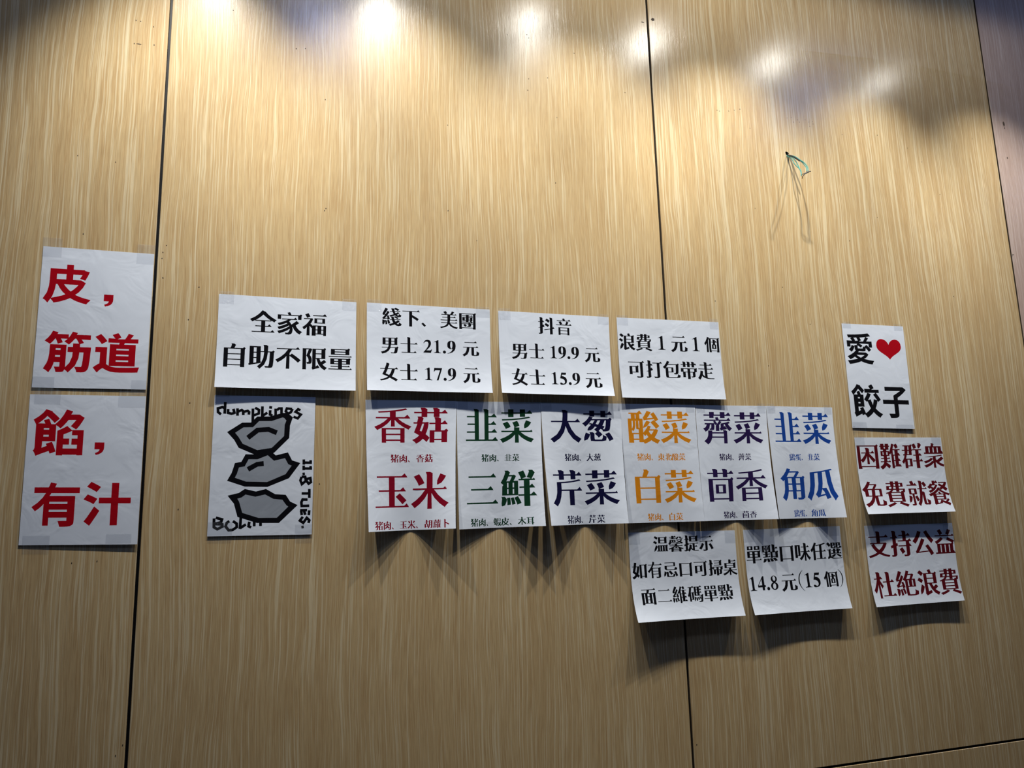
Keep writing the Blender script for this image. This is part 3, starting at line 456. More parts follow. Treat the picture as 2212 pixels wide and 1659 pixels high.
    '葱': [[124,197,96,130,68,57,63,-31,83,-43,176,-5,226,68,257,144],[721,150,775,75,817,3,846,-60,978,-1,944,67,895,143,849,202],[398,161,451,118,491,80,521,45,641,137,603,178,556,220,518,250],[260,195,260,27,275,-54,291,-50,423,-59,625,-59,752,-38,747,-54,769,78,723,91,701,102,652,132,644,46,615,-10,621,-10,427,-9,394,-6,401,-9,390,34,390,177],[235,667,195,606,126,535,18,460,66,420,111,368,182,420,240,476,300,551,403,554,340,457,253,476,221,440,291,425,244,382,198,334,174,266,189,252,282,264,351,308,409,372,466,355,450,340,418,313,380,284,443,236,479,203,516,235,556,272,581,301,644,276,713,373,646,400,661,423,688,475,721,554,758,554,745,419,733,348,715,306,704,286,725,293,671,295,627,298,639,272,648,250,653,228,727,226,792,233,838,252,852,251,875,298,895,399,914,594,322,594,353,646],[497,551,581,554,560,508,536,468,510,428,437,449,474,504],[62,760,62,720,246,720,246,663,401,663,401,720,592,720,592,646,747,646,747,720,941,720,941,760,747,760,747,840,592,840,592,760,401,760,401,840,246,840,246,760],[234,207,263,120,390,173,332,207],[914,544,942,593,889,639,829,592],[956,720,879,828,796,758,801,720]],
    '芹': [[165,535,164,385,152,250,111,116,11,-25,63,-52,88,-68,137,-107,226,13,276,146,303,299,548,299,548,-77,704,-77,704,299,942,299,942,339,305,339,305,501,483,511,694,531,913,570,875,606,641,565,418,545],[603,840,603,742,398,742,398,822,243,840,243,742,66,742,66,702,243,702,243,595,398,595,398,702,603,702,603,605,758,605,758,702,933,702,933,742,758,742,758,822],[957,299,880,407,797,336,802,299],[217,852,246,765,398,818,328,852],[948,702,871,810,788,739,793,702],[577,852,606,765,758,818,688,852]],
    '酸': [[718,512,783,445,841,382,885,327,996,407,947,465,884,529,825,585],[599,568,554,510,508,442,476,363,488,351,576,385,648,445,711,525],[511,567,549,578,647,590,831,608,869,536,972,596,934,663,883,741,832,812,727,754,775,686,799,648,616,635,662,687,706,744,749,808,618,850,582,786,543,725,502,671,472,646,483,650,511,570],[661,274,803,276,775,227,741,184,721,163,702,182,671,223,651,257],[631,426,583,341,519,262,446,194,497,151,532,116,578,165,584,147,613,103,624,88,587,63,516,28,429,-1,461,-41,500,-105,580,-76,661,-38,717,-2,765,-35,839,-72,917,-101,960,-37,995,3,907,32,844,64,821,81,858,124,909,204,947,295,878,323,855,316,678,316,723,397],[168,166,334,166,334,44,168,44],[125,206,124,292,136,280,162,248,213,317,238,402,241,472,240,553,259,553,259,363,264,317,267,315,327,307,334,307,334,206],[46,789,46,749,116,749,116,618,13,618,13,-76,168,-76,168,4,334,4,334,-62,475,-62,475,618,383,618,383,749,453,749,453,789],[238,618,238,737,261,737,261,618],[125,325,130,553,162,553,163,475,162,422,146,361],[338,553,363,553,363,349,350,349,339,363],[468,749,391,857,308,786,313,749]],
    '東': [[112,580,112,232,378,232,280,149,158,75,18,14,55,-24,103,-88,236,-21,364,70,447,160,441,-80,554,-80,548,163,632,72,763,-21,899,-90,948,-25,985,13,842,74,718,148,618,232,898,232,898,580,575,580,575,690,940,690,940,730,575,730,575,821,420,839,420,730,66,730,66,690,420,690,420,580],[267,387,420,387,420,272,267,272],[575,387,743,387,743,272,575,272],[267,540,420,540,420,427,267,427],[575,540,743,540,743,427,575,427],[955,690,878,798,795,726,800,690],[394,851,423,764,575,817,505,851],[898,530,926,579,873,625,813,578]],
    '北': [[48,92,55,76,289,119,289,-71,438,-71,438,804,283,822,283,568,64,568,64,528,283,528,283,235],[873,690,804,630,721,567,670,528,675,803,526,821,527,78,538,-14,563,-32,688,-51,852,-51,979,-11,1000,34,1015,187,955,209,932,223,864,271,854,105,836,40,806,10,694,3,689,8,687,22,681,81,682,398,765,446,871,512,966,580],[256,834,286,747,438,800,368,834],[500,833,529,746,675,799,608,833]],
    '白': [[411,850,397,802,346,662,104,662,104,-80,259,-80,259,11,742,11,742,-75,896,-75,896,662,489,662,562,805],[259,50,259,319,742,319,742,50],[259,359,259,622,742,622,742,359],[385,862,414,775,562,801,494,862],[896,612,924,661,871,707,812,660]],
    '薺': [[597,840,597,767,403,767,403,840,248,840,248,767,62,767,62,727,248,727,248,663,389,663,389,727,602,727,602,663,752,663,752,727,940,727,940,767,752,767,752,840],[429,676,447,639,454,617,67,617,67,578,402,575,362,556,391,521,415,486,431,454,499,489,483,517,460,548,426,585,564,585,529,539,495,499,443,444,443,284,557,284,557,456,607,511,642,553,587,575,929,578,929,617,554,618,530,675,519,696],[85,513,85,473,146,473,133,429,103,391,26,352,67,310,101,259,184,306,235,377,259,473,299,473,295,416,292,387,284,366,278,353,292,354,229,357,235,345,242,313,317,312,337,308,374,318,386,327,391,337,400,407,405,513],[696,210,696,124,315,124,319,208],[184,298,182,203,174,148,137,68,38,-16,92,-53,114,-70,156,-112,225,-59,273,3,306,84,696,84,696,-79,810,-79,810,280,696,298,696,249,320,249,320,298],[606,292,641,307,694,320,803,338,799,379,711,367,711,479,740,483,781,399,833,330,899,277,935,322,981,363,916,407,874,452,849,494,878,502,916,517,869,563,793,539,710,521,605,504,605,408,601,386,593,374,566,358,598,307],[955,727,878,835,795,764,800,727],[942,578,877,675,807,614,812,578],[670,310,700,223,810,276,759,310],[816,338,747,440,673,376,677,338]],
    '茴': [[428,367,564,367,564,187,428,187],[318,407,318,147,676,147,676,407],[590,840,590,742,410,742,410,822,255,840,255,742,57,742,57,702,255,702,255,613,410,613,410,702,590,702,590,613,745,613,745,702,945,702,945,742,745,742,745,822],[80,568,80,-80,236,-80,236,-24,763,-24,763,-80,918,-80,918,568],[233,16,233,528,763,528,763,16],[229,852,258,765,410,818,340,852],[960,702,883,810,800,739,805,702],[564,852,594,765,745,818,676,852],[918,518,946,567,893,612,833,566]],
    '角': [[306,554,446,554,446,401,306,401],[268,594,362,718,621,722,592,683,564,650,525,599],[760,554,760,401,602,401,602,554],[301,850,244,758,153,654,21,546,71,509,93,491,118,462,173,505,169,504,162,359,151,231,118,112,36,-11,85,-49,149,-115,212,-36,255,51,289,164,446,164,446,-58,587,-58,587,164,761,164,761,21,757,-3,761,-10,746,-16,621,-14,639,-59,644,-77,736,-77,793,-75,842,-64,905,-23,910,-22,914,15,914,594,631,594,678,647,715,691,745,735,696,770,675,763,390,763,427,826],[305,361,446,361,446,204,296,204,304,305],[760,361,760,204,602,204,602,361],[914,544,942,590,889,626,829,592]],
    '瓜': [[360,-30,391,-15,472,8,602,39,642,-80,774,-31,741,62,696,174,649,262,528,242,596,81,448,51,513,220,543,392,553,551,555,730,667,746,700,394,764,110,897,-131,939,-69,957,-47,1005,-3,903,179,846,439,816,769,905,787,866,825,623,778,404,749,136,722,136,544,128,363,90,169,1,-13,55,-49,76,-68,124,-117,235,109,281,338,291,542,291,699,403,710,404,555,400,384,368,210,288,63,349,-12],[502,254,531,167,649,258,595,254]],
    '鷄': [[500,186,486,117,479,45,486,-28,501,-36,557,15,584,87,596,159],[588,150,596,94,599,37,599,-14,679,-4,677,45,671,104,661,160],[670,158,687,110,699,62,707,20,781,39,771,80,756,128,739,172],[753,170,775,129,794,88,807,51,870,77,857,114,838,156,817,193],[204,694,222,656,238,620,249,582,350,627,340,658,324,698,307,734],[484,826,341,792,199,772,34,757,45,725,45,720,214,734,359,754,505,788],[27,663,44,625,58,589,69,547,193,605,182,637,164,677,145,712],[419,750,399,704,386,650,391,594,405,588,457,614,518,707],[220,285,213,200,55,200,55,160,212,160,182,95,124,41,6,-8,42,-46,85,-109,187,-67,258,-11,275,14,296,-4,343,-47,380,-85,475,8,428,53,367,102,299,155,300,160,493,160,493,200,350,200,357,285],[650,848,633,790,619,750,520,750,520,234,871,234,861,99,850,27,837,-2,822,-17,823,-18,765,-17,729,-14,736,-33,743,-67,817,-70,843,-73,891,-67,934,-54,943,-54,963,-6,977,88,990,274,648,274,648,351,958,351,958,391,648,391,648,465,936,465,936,742,727,742,766,810],[648,703,781,703,781,624,648,624],[648,505,648,584,781,584,781,505],[78,266,113,275,211,289,383,307,415,236,526,287,503,340,470,400,435,451,351,414,394,349,201,332,279,385,358,448,437,519,358,581,302,524,253,464,158,450,213,497,253,533,291,574,216,624,174,573,131,534,102,513,81,502,65,496,87,411,104,416,144,422,212,427,136,373,105,356,80,346,59,341],[499,160,468,228,434,197,436,160],[966,351,925,427,881,388,884,351],[624,860,653,773,766,806,714,860],[990,224,1018,270,965,306,905,272],[936,692,964,741,911,784,851,740]],
    '蛋': [[217,713,171,611,104,528,13,463,56,383,78,329,167,393,238,462,284,523,331,484,484,446,651,447,947,449,952,458,962,480,971,493,573,493,577,493,577,602,775,602,775,642,577,642,577,742,824,742,789,663,772,632,881,604,905,646,960,772,887,792,859,783,102,783,102,742,429,742,429,555,406,563,374,585,342,621,364,677],[267,302,424,302,424,184,267,184],[578,302,735,302,735,184,578,184],[68,9,71,-37,758,-11,876,-120,976,-23,905,32,817,93,750,134,850,134,850,342,578,342,578,417,424,417,424,342,154,342,154,144,424,144,424,16],[661,92,752,28,578,23,578,144,721,143],[786,602,729,693,668,640,672,602]],
    '困': [[422,678,422,520,218,520,218,480,400,480,332,386,250,302,162,237,217,179,250,136,334,208,413,303,456,385,449,83,554,83,547,357,596,292,670,209,731,137,822,236,753,309,661,398,570,480,789,480,789,520,576,520,576,660],[44,778,44,-82,199,-82,199,-20,802,-20,802,-82,957,-82,957,778],[179,20,179,738,817,738,817,20],[804,480,727,588,644,517,649,480],[396,690,425,603,576,656,507,690],[957,728,985,777,932,823,872,776]],
    '難': [[683,796,711,744,734,695,750,650,880,702,862,747,836,800,812,841],[591,845,553,725,507,611,463,528,463,566,347,566,347,615,451,615,451,726,494,726,494,766,455,766,455,838,300,838,300,766,246,766,246,838,92,838,92,766,47,766,47,726,92,726,92,615,192,615,192,566,76,566,76,384,194,384,194,312,76,312,76,272,202,272,200,227,195,192,44,192,44,152,194,152,170,108,115,52,-2,-19,57,-77,91,-118,190,-60,254,-3,272,21,298,1,352,-44,396,-86,483,19,432,61,366,106,293,155,292,152,497,152,497,192,344,192,349,272,471,272,471,312,348,312,348,384,463,384,463,466,503,430,544,492,544,-78,656,-78,656,-13,957,-13,957,27,856,27,856,192,941,192,941,232,856,232,856,394,940,394,940,434,856,434,856,595,951,595,951,635,633,635,679,759,697,819],[300,726,300,660,246,660,246,726],[168,526,206,526,206,424,168,424],[332,526,388,526,388,424,332,424],[654,394,704,394,704,232,654,232],[630,434,630,595,704,595,704,434],[654,192,704,192,704,26,654,26],[505,152,462,231,415,190,418,152],[479,272,438,349,393,309,396,272],[972,-13,895,94,812,24,817,-13],[956,192,879,300,796,229,801,192],[955,394,878,502,795,431,800,394],[953,595,943,644,931,632,932,595]],
    '群': [[513,801,544,743,569,689,585,636,717,685,701,737,674,799,646,848],[808,852,790,799,775,734,793,663,814,657,886,692,956,797],[507,210,507,170,654,170,654,-81,810,-81,810,170,964,170,964,210,810,210,810,386,924,386,924,426,810,426,810,590,942,590,942,630,530,630,530,590,654,590,654,426,544,426,544,386,654,386,654,210],[352,572,352,448,285,448,308,572],[95,778,95,738,175,738,164,612,44,612,44,572,170,572,157,498,146,448,90,448,90,395,143,395,111,312,66,237,0,162,35,129,76,77,112,119,134,150,142,170,136,-80,260,-80,260,-13,474,-13,474,279,206,279,234,357,248,408,486,408,486,560,520,560,520,625,495,625,495,778],[358,612,309,612,322,738,358,738],[260,239,360,239,360,27,260,27],[782,864,811,777,956,793,890,864],[979,170,902,278,819,208,824,170],[939,386,862,494,779,423,784,386],[942,590,941,631,940,628,940,590],[495,727,523,777,470,822,410,776]],
    '衆': [[351,304,272,252,170,211,0,166,65,107,78,92,234,140,348,190,455,269],[132,742,132,505,52,505,52,450,949,450,949,505,872,505,872,742,514,742,555,814,432,844,412,784,394,742],[284,505,284,690,333,690,333,505],[476,505,476,690,525,690,525,505],[669,505,669,690,718,690,718,505],[852,420,613,386,352,365,64,338,68,331,349,326,440,333,440,174,394,189,301,121,181,67,-5,17,61,-44,81,-66,246,-12,373,48,451,113,446,-74,558,-74,551,150,631,74,758,5,900,-41,942,22,964,46,855,75,762,113,711,142,764,167,845,212,948,284,840,355,760,300,685,254,620,220,605,230,577,257,579,252,579,344,662,352,778,368,892,387],[964,450,887,572,804,502,809,450],[406,856,435,769,555,810,500,856]],
    '免': [[297,850,236,758,142,653,7,545,56,507,76,490,96,466,114,480,114,291,403,291,338,177,225,85,26,11,63,-30,80,-51,105,-98,319,-9,454,113,536,277,523,277,523,41,538,-47,545,-39,671,-52,838,-52,965,-25,981,-6,997,110,934,130,911,142,846,180,838,67,809,-8,833,-1,679,-1,674,4,667,20,662,47,662,291,877,291,877,574,580,574,626,631,664,680,695,728,648,759,623,753,376,753,422,826],[241,574,312,652,354,710,571,712,542,670,513,633,473,579],[268,534,428,534,422,463,415,407,401,331,268,331],[579,534,761,534,761,331,552,331,564,396]],
    '就': [[218,519,356,519,356,378,218,378],[709,432,708,52,707,0,715,-41,711,-33,761,-52,784,-51,890,-51,911,-55,933,-58,977,-37,1006,-2,1006,-2,1014,61,1016,103,954,127,934,138,880,178,877,61,878,39,883,27,876,3,880,5,874,3,811,3,844,-6,828,22,826,46,826,414],[97,284,76,207,58,130,60,45,77,33,156,80,201,162,228,237],[346,252,375,191,398,130,414,71,527,124,512,176,487,243,457,302],[744,751,787,698,820,647,844,599,963,673,936,719,897,774,861,817],[108,559,108,338,241,338,240,5,224,-18,133,-23,151,-64,153,-74,234,-74,271,-73,306,-65,336,-41,336,-40,340,-1,339,338,469,338,469,559],[194,819,228,743,242,704,54,704,54,664,511,664,511,704,396,704,349,817,333,852],[617,838,615,670,611,566,520,566,520,526,617,526,587,311,521,118,413,-24,455,-53,472,-70,505,-105,627,59,703,284,737,526,954,526,954,566,747,566,754,820],[683,444,712,357,826,410,773,444],[71,296,100,209,228,233,169,296],[526,664,449,772,366,700,371,664],[962,526,921,602,878,564,881,526],[591,850,620,763,754,816,692,850]],
    '餐': [[138,563,202,521,163,503,106,482,27,454,58,421,72,405,90,376,250,442,390,537,489,664,434,695,417,691,372,691,372,747,501,747,501,787,372,787,372,840,245,840,245,694,246,694,259,715,150,734,126,704,78,659,-5,603,49,564,88,525,139,562,180,600,227,657,376,662,340,622,304,592,278,574,233,604,207,618],[506,670,645,600,624,595,589,582,543,567,584,516,603,483,648,502,692,526,707,536,805,467,841,438,935,536,893,567,846,597,827,607,853,634,897,697,931,766,870,793,853,788,541,788,541,748,800,748,774,714,742,684,715,663,636,704,572,734],[660,215,660,158,347,158,347,215],[660,255,347,255,347,310,660,310],[437,408,481,350,312,350,376,383,445,426,499,468,559,425,636,382,709,350,582,350,537,414,522,431],[203,-72,244,-60,549,-10,554,30,347,1,347,119,514,119,463,60,606,6,736,-50,849,-105,921,-18,816,31,790,36,850,74,906,123,831,173,783,126,743,91,704,59,535,119,773,119,773,319,870,287,928,272,946,300,963,318,990,346,813,395,665,457,556,526,578,550,496,594,370,486,213,404,3,333,51,273,68,247,191,289,192,290,193,48,178,-10,195,7,166,-7,189,-42,199,-61],[516,747,439,855,356,784,361,747],[566,-10,505,84,439,27,443,-10]],
    '支': [[421,840,421,670,77,670,77,630,421,630,421,442,123,442,123,402,253,394,172,365,240,255,320,164,396,100,308,61,177,18,23,-15,40,-37,56,-61,68,-85,229,-51,373,-9,502,49,620,-6,761,-47,923,-77,953,-29,969,-9,821,19,692,61,607,100,702,178,794,288,863,416,807,449,775,443,576,442,576,630,921,630,921,670,576,670,576,822],[307,402,708,402,647,312,573,240,505,192,438,241,366,313],[936,630,859,738,776,667,781,630],[394,852,424,765,576,818,506,852]],
    '持': [[410,183,456,121,493,61,522,3,652,85,622,138,578,200,535,253],[584,835,584,696,413,696,413,656,584,656,584,501,362,501,362,460,716,460,716,320,373,320,373,280,717,280,718,14,713,-15,722,-15,713,-19,587,-17,604,-64,608,-79,704,-79,755,-77,800,-69,863,-27,867,-27,871,9,871,280,954,280,954,320,871,320,871,460,960,460,960,501,739,501,739,656,912,656,912,696,739,696,739,817],[128,839,128,623,42,623,42,583,128,583,128,343,27,313,51,219,129,244,130,14,125,-18,135,-17,36,-22,50,-63,53,-78,136,-78,179,-77,221,-66,277,-23,280,-23,283,8,283,291,353,314,338,415,279,396,279,583,347,583,347,623,284,623,284,821],[969,280,892,388,809,316,814,280],[975,460,898,568,815,498,820,460],[927,656,850,764,767,693,772,656],[558,847,588,760,739,813,670,847],[362,583,285,691,202,620,207,583],[103,851,132,764,284,817,214,851]],
    '公': [[288,821,221,683,131,557,21,450,100,392,147,350,257,466,357,612,440,779],[700,833,557,775,652,615,763,467,876,347,942,419,992,462,882,567,780,698],[156,1,219,14,393,30,730,53,798,-57,816,-90,951,-17,885,90,798,211,713,321,584,262,670,149,713,90,286,65,388,192,486,334,577,487,432,549,345,389,258,252,200,167,174,122,136,80,128,76,154,9]],
    '益': [[578,458,692,413,800,365,885,322,947,419,856,463,745,510,641,549],[339,561,251,499,154,445,42,396,80,356,120,301,222,354,327,414,435,492],[132,318,132,4,45,4,45,-50,956,-50,956,4,874,4,874,318],[283,4,283,278,330,278,330,4],[477,4,477,278,525,278,525,4],[673,4,673,278,721,278,721,4],[672,854,645,802,609,742,566,680,681,637,321,635,430,691,402,744,363,806,325,855,189,795,233,737,271,682,299,630,64,630,64,590,935,590,935,630,700,630,736,678,818,805],[971,-50,894,72,811,1,816,-50],[874,268,902,318,849,364,789,316],[945,590,894,676,838,628,841,590]],
    '杜': [[173,840,173,631,52,631,52,591,175,591,126,446,65,319,-8,211,36,140,65,92,139,199,186,304,210,403,202,-79,303,-79,295,410,331,331,365,252,444,346,320,542,320,591,420,591,420,631,328,631,328,822],[593,830,593,509,431,509,431,469,593,469,593,21,376,21,376,-18,960,-18,960,21,748,21,748,469,925,469,925,509,748,509,748,812],[435,591,358,699,275,628,280,591],[147,852,176,765,328,818,258,852],[975,-18,898,90,815,18,820,-18],[940,469,863,577,780,506,785,469],[567,842,596,755,748,808,678,842]],
    '絶': [[171,185,182,111,190,33,194,-38,297,-17,291,49,280,127,267,203],[38,204,26,120,22,39,48,-44,68,-52,132,8,158,92,171,165],[278,203,300,137,319,69,332,8,427,40,413,98,393,166,371,231],[614,505,614,296,565,296,565,505],[759,505,807,505,807,296,759,296],[742,687,717,640,694,601,664,549,516,545,567,623,600,686],[541,860,492,742,429,628,354,534,433,470,442,481,441,56,460,-59,457,-41,596,-54,828,-54,962,-29,984,-8,1003,99,939,118,916,129,853,170,842,65,805,-11,826,-6,599,-6,581,0,575,16,568,60,568,256,916,256,916,545,775,545,811,595,845,648,872,698,818,735,793,728,622,728,652,793,664,827],[65,242,96,254,174,271,294,290,310,219,424,257,408,319,385,393,359,464,266,439,301,334,168,317,250,419,328,528,400,643,299,700,251,611,212,542,156,537,214,617,272,706,323,802,188,859,141,754,93,664,64,608,52,577,26,544,31,547,60,464,79,471,121,479,171,485,119,417,70,361,60,353,32,339],[12,216,41,129,171,161,111,216]],
    '温': [[488,585,746,585,746,465,488,465],[488,744,746,744,746,625,488,625],[357,784,357,425,901,425,901,784],[80,750,150,714,213,677,262,640,339,751,286,787,217,823,155,851],[20,478,92,442,155,404,206,367,280,478,227,514,158,551,95,579],[82,-29,100,-42,200,32,268,139,320,245,211,332,149,209,97,91],[256,16,256,-37,962,-37,962,16,936,16,936,315,327,315,327,16],[440,2,440,275,477,275,477,2],[596,2,596,275,634,275,634,2],[755,2,755,275,792,275,792,2],[901,734,929,783,876,829,816,782],[936,265,964,314,911,360,851,313]],
    '馨': [[216,840,216,788,74,788,74,748,216,748,216,694,101,694,101,654,490,654,490,694,370,694,370,748,510,748,510,788,370,788,370,840],[584,791,584,770,583,762,551,730,483,704,507,672,525,636,635,687,682,737,689,778,728,778,729,737,730,721,763,680,830,668,935,669,949,673,945,718,898,713,845,713,861,709,843,744,842,791],[536,545,659,497,611,480,550,464,475,451,499,416,506,401,593,418,667,438,718,459,850,395,897,370,958,451,856,501,823,512,845,525,886,566,923,625,868,644,845,637,542,637,542,597,802,597,779,573,753,553,726,536,577,593],[241,566,241,492,204,492,206,566],[352,566,389,566,389,492,352,492],[92,605,88,539,83,521,57,453,-7,379,51,346,102,306,143,349,172,396,192,452,482,452,482,605],[78,290,78,250,377,247,266,193,151,151,0,111,38,66,49,50,173,87,179,89,179,-81,308,-81,308,-51,701,-51,701,-77,836,-77,836,90,879,77,936,63,965,103,983,123,847,154,733,194,624,247,922,250,922,290,576,290,576,359,634,363,728,371,824,384,775,420,603,400,408,390,187,387,199,354,200,347,422,351,422,290],[455,243,455,158,332,158,375,180,421,207,469,243],[544,243,531,243,579,207,625,179,667,158,544,158],[330,34,680,34,680,-11,330,-11],[330,74,330,118,680,118,680,74],[496,654,463,724,428,692,430,654],[525,748,448,856,365,786,370,748],[930,250,888,327,843,287,846,250]],
    '提': [[521,624,771,624,771,529,521,529],[521,759,771,759,771,664,521,664],[366,798,366,489,926,489,926,798],[390,302,366,172,318,63,251,-14,319,-65,361,-105,410,-49,450,18,468,64,517,10,637,-42,773,-54,962,-54,966,-46,976,-24,984,-8,742,-8,722,-7,722,176,890,176,890,216,722,216,722,356,939,356,939,396,364,396,364,356,584,356,588,57,574,69,533,116,512,160,534,267],[122,839,122,623,40,623,40,583,122,583,122,339,28,312,52,218,122,241,123,17,118,-13,127,-5,127,-5,21,-4,41,-59,44,-74,129,-74,172,-73,214,-62,259,-29,268,-9,271,12,272,288,348,313,333,411,276,394,276,583,345,583,345,623,276,623,276,821],[926,748,954,798,900,844,840,796],[905,176,828,284,745,213,750,176],[949,356,898,441,844,393,847,356],[364,314,393,227,534,263,469,314],[360,583,283,691,200,620,205,583],[96,851,125,764,276,817,207,851]],
    '示': [[196,361,148,259,84,163,2,77,83,26,135,-12,213,77,287,191,349,302],[647,305,722,195,783,89,824,-6,969,60,924,158,858,268,790,364],[149,749,149,709,853,709,853,749],[60,506,60,466,424,466,425,22,421,1,422,-4,437,-2,350,-2,265,1,281,-32,292,-57,298,-79,390,-79,451,-77,503,-68,572,-26,574,-33,579,16,579,466,941,466,941,506],[170,373,199,286,349,298,280,373],[868,709,791,817,708,746,713,709],[956,466,879,574,796,503,801,466]],
    '如': [[362,580,341,442,314,332,293,274,224,329,262,468,288,580],[55,278,189,177,219,153,182,107,114,51,19,2,59,-42,106,-111,200,-60,284,5,327,54,371,11,403,-25,499,93,471,124,433,162,405,187,446,289,482,445,503,622,447,633,419,623,295,621,321,763,332,831,175,842,156,712,139,620,47,620,47,580,137,580,111,473,86,381],[513,716,513,-55,646,-55,646,36,809,36,809,-39,964,-39,964,716],[646,76,646,676,809,676,809,76],[964,666,992,716,939,762,879,714]],
    '忌': [[242,238,242,44,258,-44,276,-39,413,-46,644,-47,775,-28,771,-46,796,99,730,122,678,151,669,61,639,1,641,0,416,1,377,5,390,-1,376,51,377,220],[368,257,434,187,485,121,522,61,652,137,608,201,546,269,487,325],[726,235,777,141,820,48,848,-36,978,19,946,101,900,197,851,282],[112,256,87,171,65,82,69,-14,88,-24,174,34,217,124,241,195],[125,596,125,431,134,399,236,346,371,338,740,340,894,354,930,368,954,471,891,487,867,497,806,529,792,450,743,386,740,384,367,385,297,391,294,391,276,443,276,556,824,556,824,785,138,785,138,745,710,745,710,596],[216,250,245,163,377,216,316,250],[86,268,115,181,241,191,183,268]],
    '口': [[88,718,88,-55,244,-55,244,48,759,48,759,-51,914,-51,914,718],[244,88,244,678,759,678,759,88],[914,668,942,717,888,763,828,716]],
    '掃': [[426,676,426,636,765,636,765,548,401,548,401,509,920,509,920,798,410,798,410,758,765,758,765,676],[833,279,720,279,720,398,833,398],[372,279,372,-6,522,-6,522,239,570,239,570,-81,720,-81,720,239,774,239,773,42,784,41,804,41,713,42,726,7,730,-10,788,-10,826,-10,863,0,912,37,921,52,923,61,924,266,988,266,988,438,346,438,346,264,414,264,414,398,566,398,566,279],[124,839,124,623,42,623,42,583,124,583,128,346,37,287,41,273,122,267,126,10,121,-20,130,-12,130,-12,24,-9,44,-66,47,-82,133,-82,176,-82,220,-71,273,-31,276,-26,279,5,279,303,347,326,331,434,271,415,271,583,349,583,349,623,279,623,279,821],[920,748,948,797,895,843,835,796],[988,388,1016,433,963,466,903,436],[364,583,287,691,204,620,209,583],[98,851,128,764,279,817,210,851]],
    '桌': [[277,458,722,458,722,364,277,364],[277,590,722,590,722,498,277,498],[122,630,122,324,421,324,421,233,54,233,54,193,378,193,278,120,156,58,-6,-2,48,-67,74,-103,232,-34,365,51,448,134,443,-80,553,-80,548,135,630,51,763,-31,905,-89,950,-25,985,13,838,60,715,120,617,193,947,193,947,233,576,233,576,324,877,324,877,630,567,630,567,718,906,718,906,758,567,758,567,840,412,840,412,630],[957,193,907,276,854,230,858,193],[921,718,844,826,761,755,766,718],[877,580,905,627,852,667,792,628]],
    '面': [[432,344,558,344,558,210,432,210],[432,384,432,521,558,521,558,384],[432,170,558,170,558,28,432,28],[58,758,58,718,411,718,379,576,62,576,62,-80,218,-80,218,-12,780,-12,780,-80,936,-80,936,561,516,561,565,718,945,718,945,758],[218,28,218,521,277,521,277,28],[780,28,713,28,713,521,780,521],[960,718,883,826,800,755,805,718],[936,511,964,560,910,606,850,559]],
    '二': [[141,676,141,636,860,636,860,676],[57,82,57,42,945,42,945,82],[875,636,798,744,715,674,720,636],[960,42,883,150,800,79,805,42]],
    '維': [[646,802,695,702,712,657,833,714,815,757,765,851],[173,184,183,113,190,39,195,-32,300,-7,294,56,282,132,269,205],[40,206,29,122,25,42,51,-40,71,-47,134,11,160,94,172,163],[285,204,307,137,326,69,341,7,442,42,428,100,408,169,385,235],[654,410,654,253,592,253,592,410],[540,841,498,720,440,598,369,494,404,434,420,402,467,463,480,485,480,-81,592,-81,592,7,953,7,953,47,810,47,810,213,922,213,922,253,810,253,810,410,920,410,920,450,810,450,810,605,939,605,939,645,580,645,628,757,647,810],[654,450,572,450,572,605,654,605],[654,213,654,47,592,47,592,213],[70,241,99,253,178,271,302,291,316,227,428,270,412,329,385,400,354,468,268,438,309,335,169,316,249,417,328,529,398,646,300,705,275,656,210,539,158,534,213,613,270,704,320,800,185,856,140,751,94,662,65,607,54,577,30,546,35,548,63,465,83,471,172,484,122,414,73,358,65,351,37,337],[14,218,43,131,172,159,113,218],[968,7,891,115,808,44,813,7],[937,213,860,321,777,250,782,213],[935,410,858,518,775,447,780,410],[941,605,929,656,916,642,916,605]],
    '碼': [[523,181,531,118,534,54,535,-6,633,10,631,65,624,131,613,194],[629,187,647,133,662,79,673,30,764,58,752,104,734,159,714,210],[730,207,757,163,780,121,796,85,868,117,851,155,828,198,803,237],[431,218,418,136,407,55,400,-21,413,-28,479,26,512,108,523,178],[49,778,49,738,133,738,103,562,61,413,3,297,52,228,69,201,108,264,114,281,107,-34,229,-34,229,61,394,61,394,467,218,467,240,551,260,634,278,738,416,738,416,778],[224,428,272,428,272,101,224,101],[623,590,623,476,570,476,570,590],[434,785,434,276,865,276,854,117,840,33,824,-5,814,-16,813,-17,747,-16,687,-12,701,-40,709,-61,714,-79,807,-82,835,-83,884,-75,927,-61,937,-58,959,-4,974,106,988,316,777,316,777,436,901,436,901,476,777,476,777,590,901,590,901,630,777,630,777,745,925,745,925,785],[623,630,570,630,570,745,623,745],[623,436,623,316,570,316,570,436],[405,230,434,143,523,174,482,230],[431,738,354,846,271,775,276,738],[394,418,416,467,369,512,309,465],[914,436,849,533,779,473,784,436],[914,590,849,687,779,626,784,590],[940,745,863,853,780,782,785,745],[988,266,1016,316,963,362,903,314]],
    '單': [[244,756,349,756,349,651,244,651],[132,801,132,606,462,606,462,801],[654,756,763,756,763,651,654,651],[543,801,543,606,876,606,876,801],[272,360,420,360,420,254,272,254],[574,360,736,360,736,254,574,254],[272,505,420,505,420,400,272,400],[574,505,736,505,736,400,574,400],[58,114,58,74,420,74,420,-80,574,-80,574,74,945,74,945,114,574,114,574,214,892,214,892,545,118,545,118,214,420,214,420,114],[955,74,902,162,845,112,848,74],[892,495,920,540,866,573,806,543]],
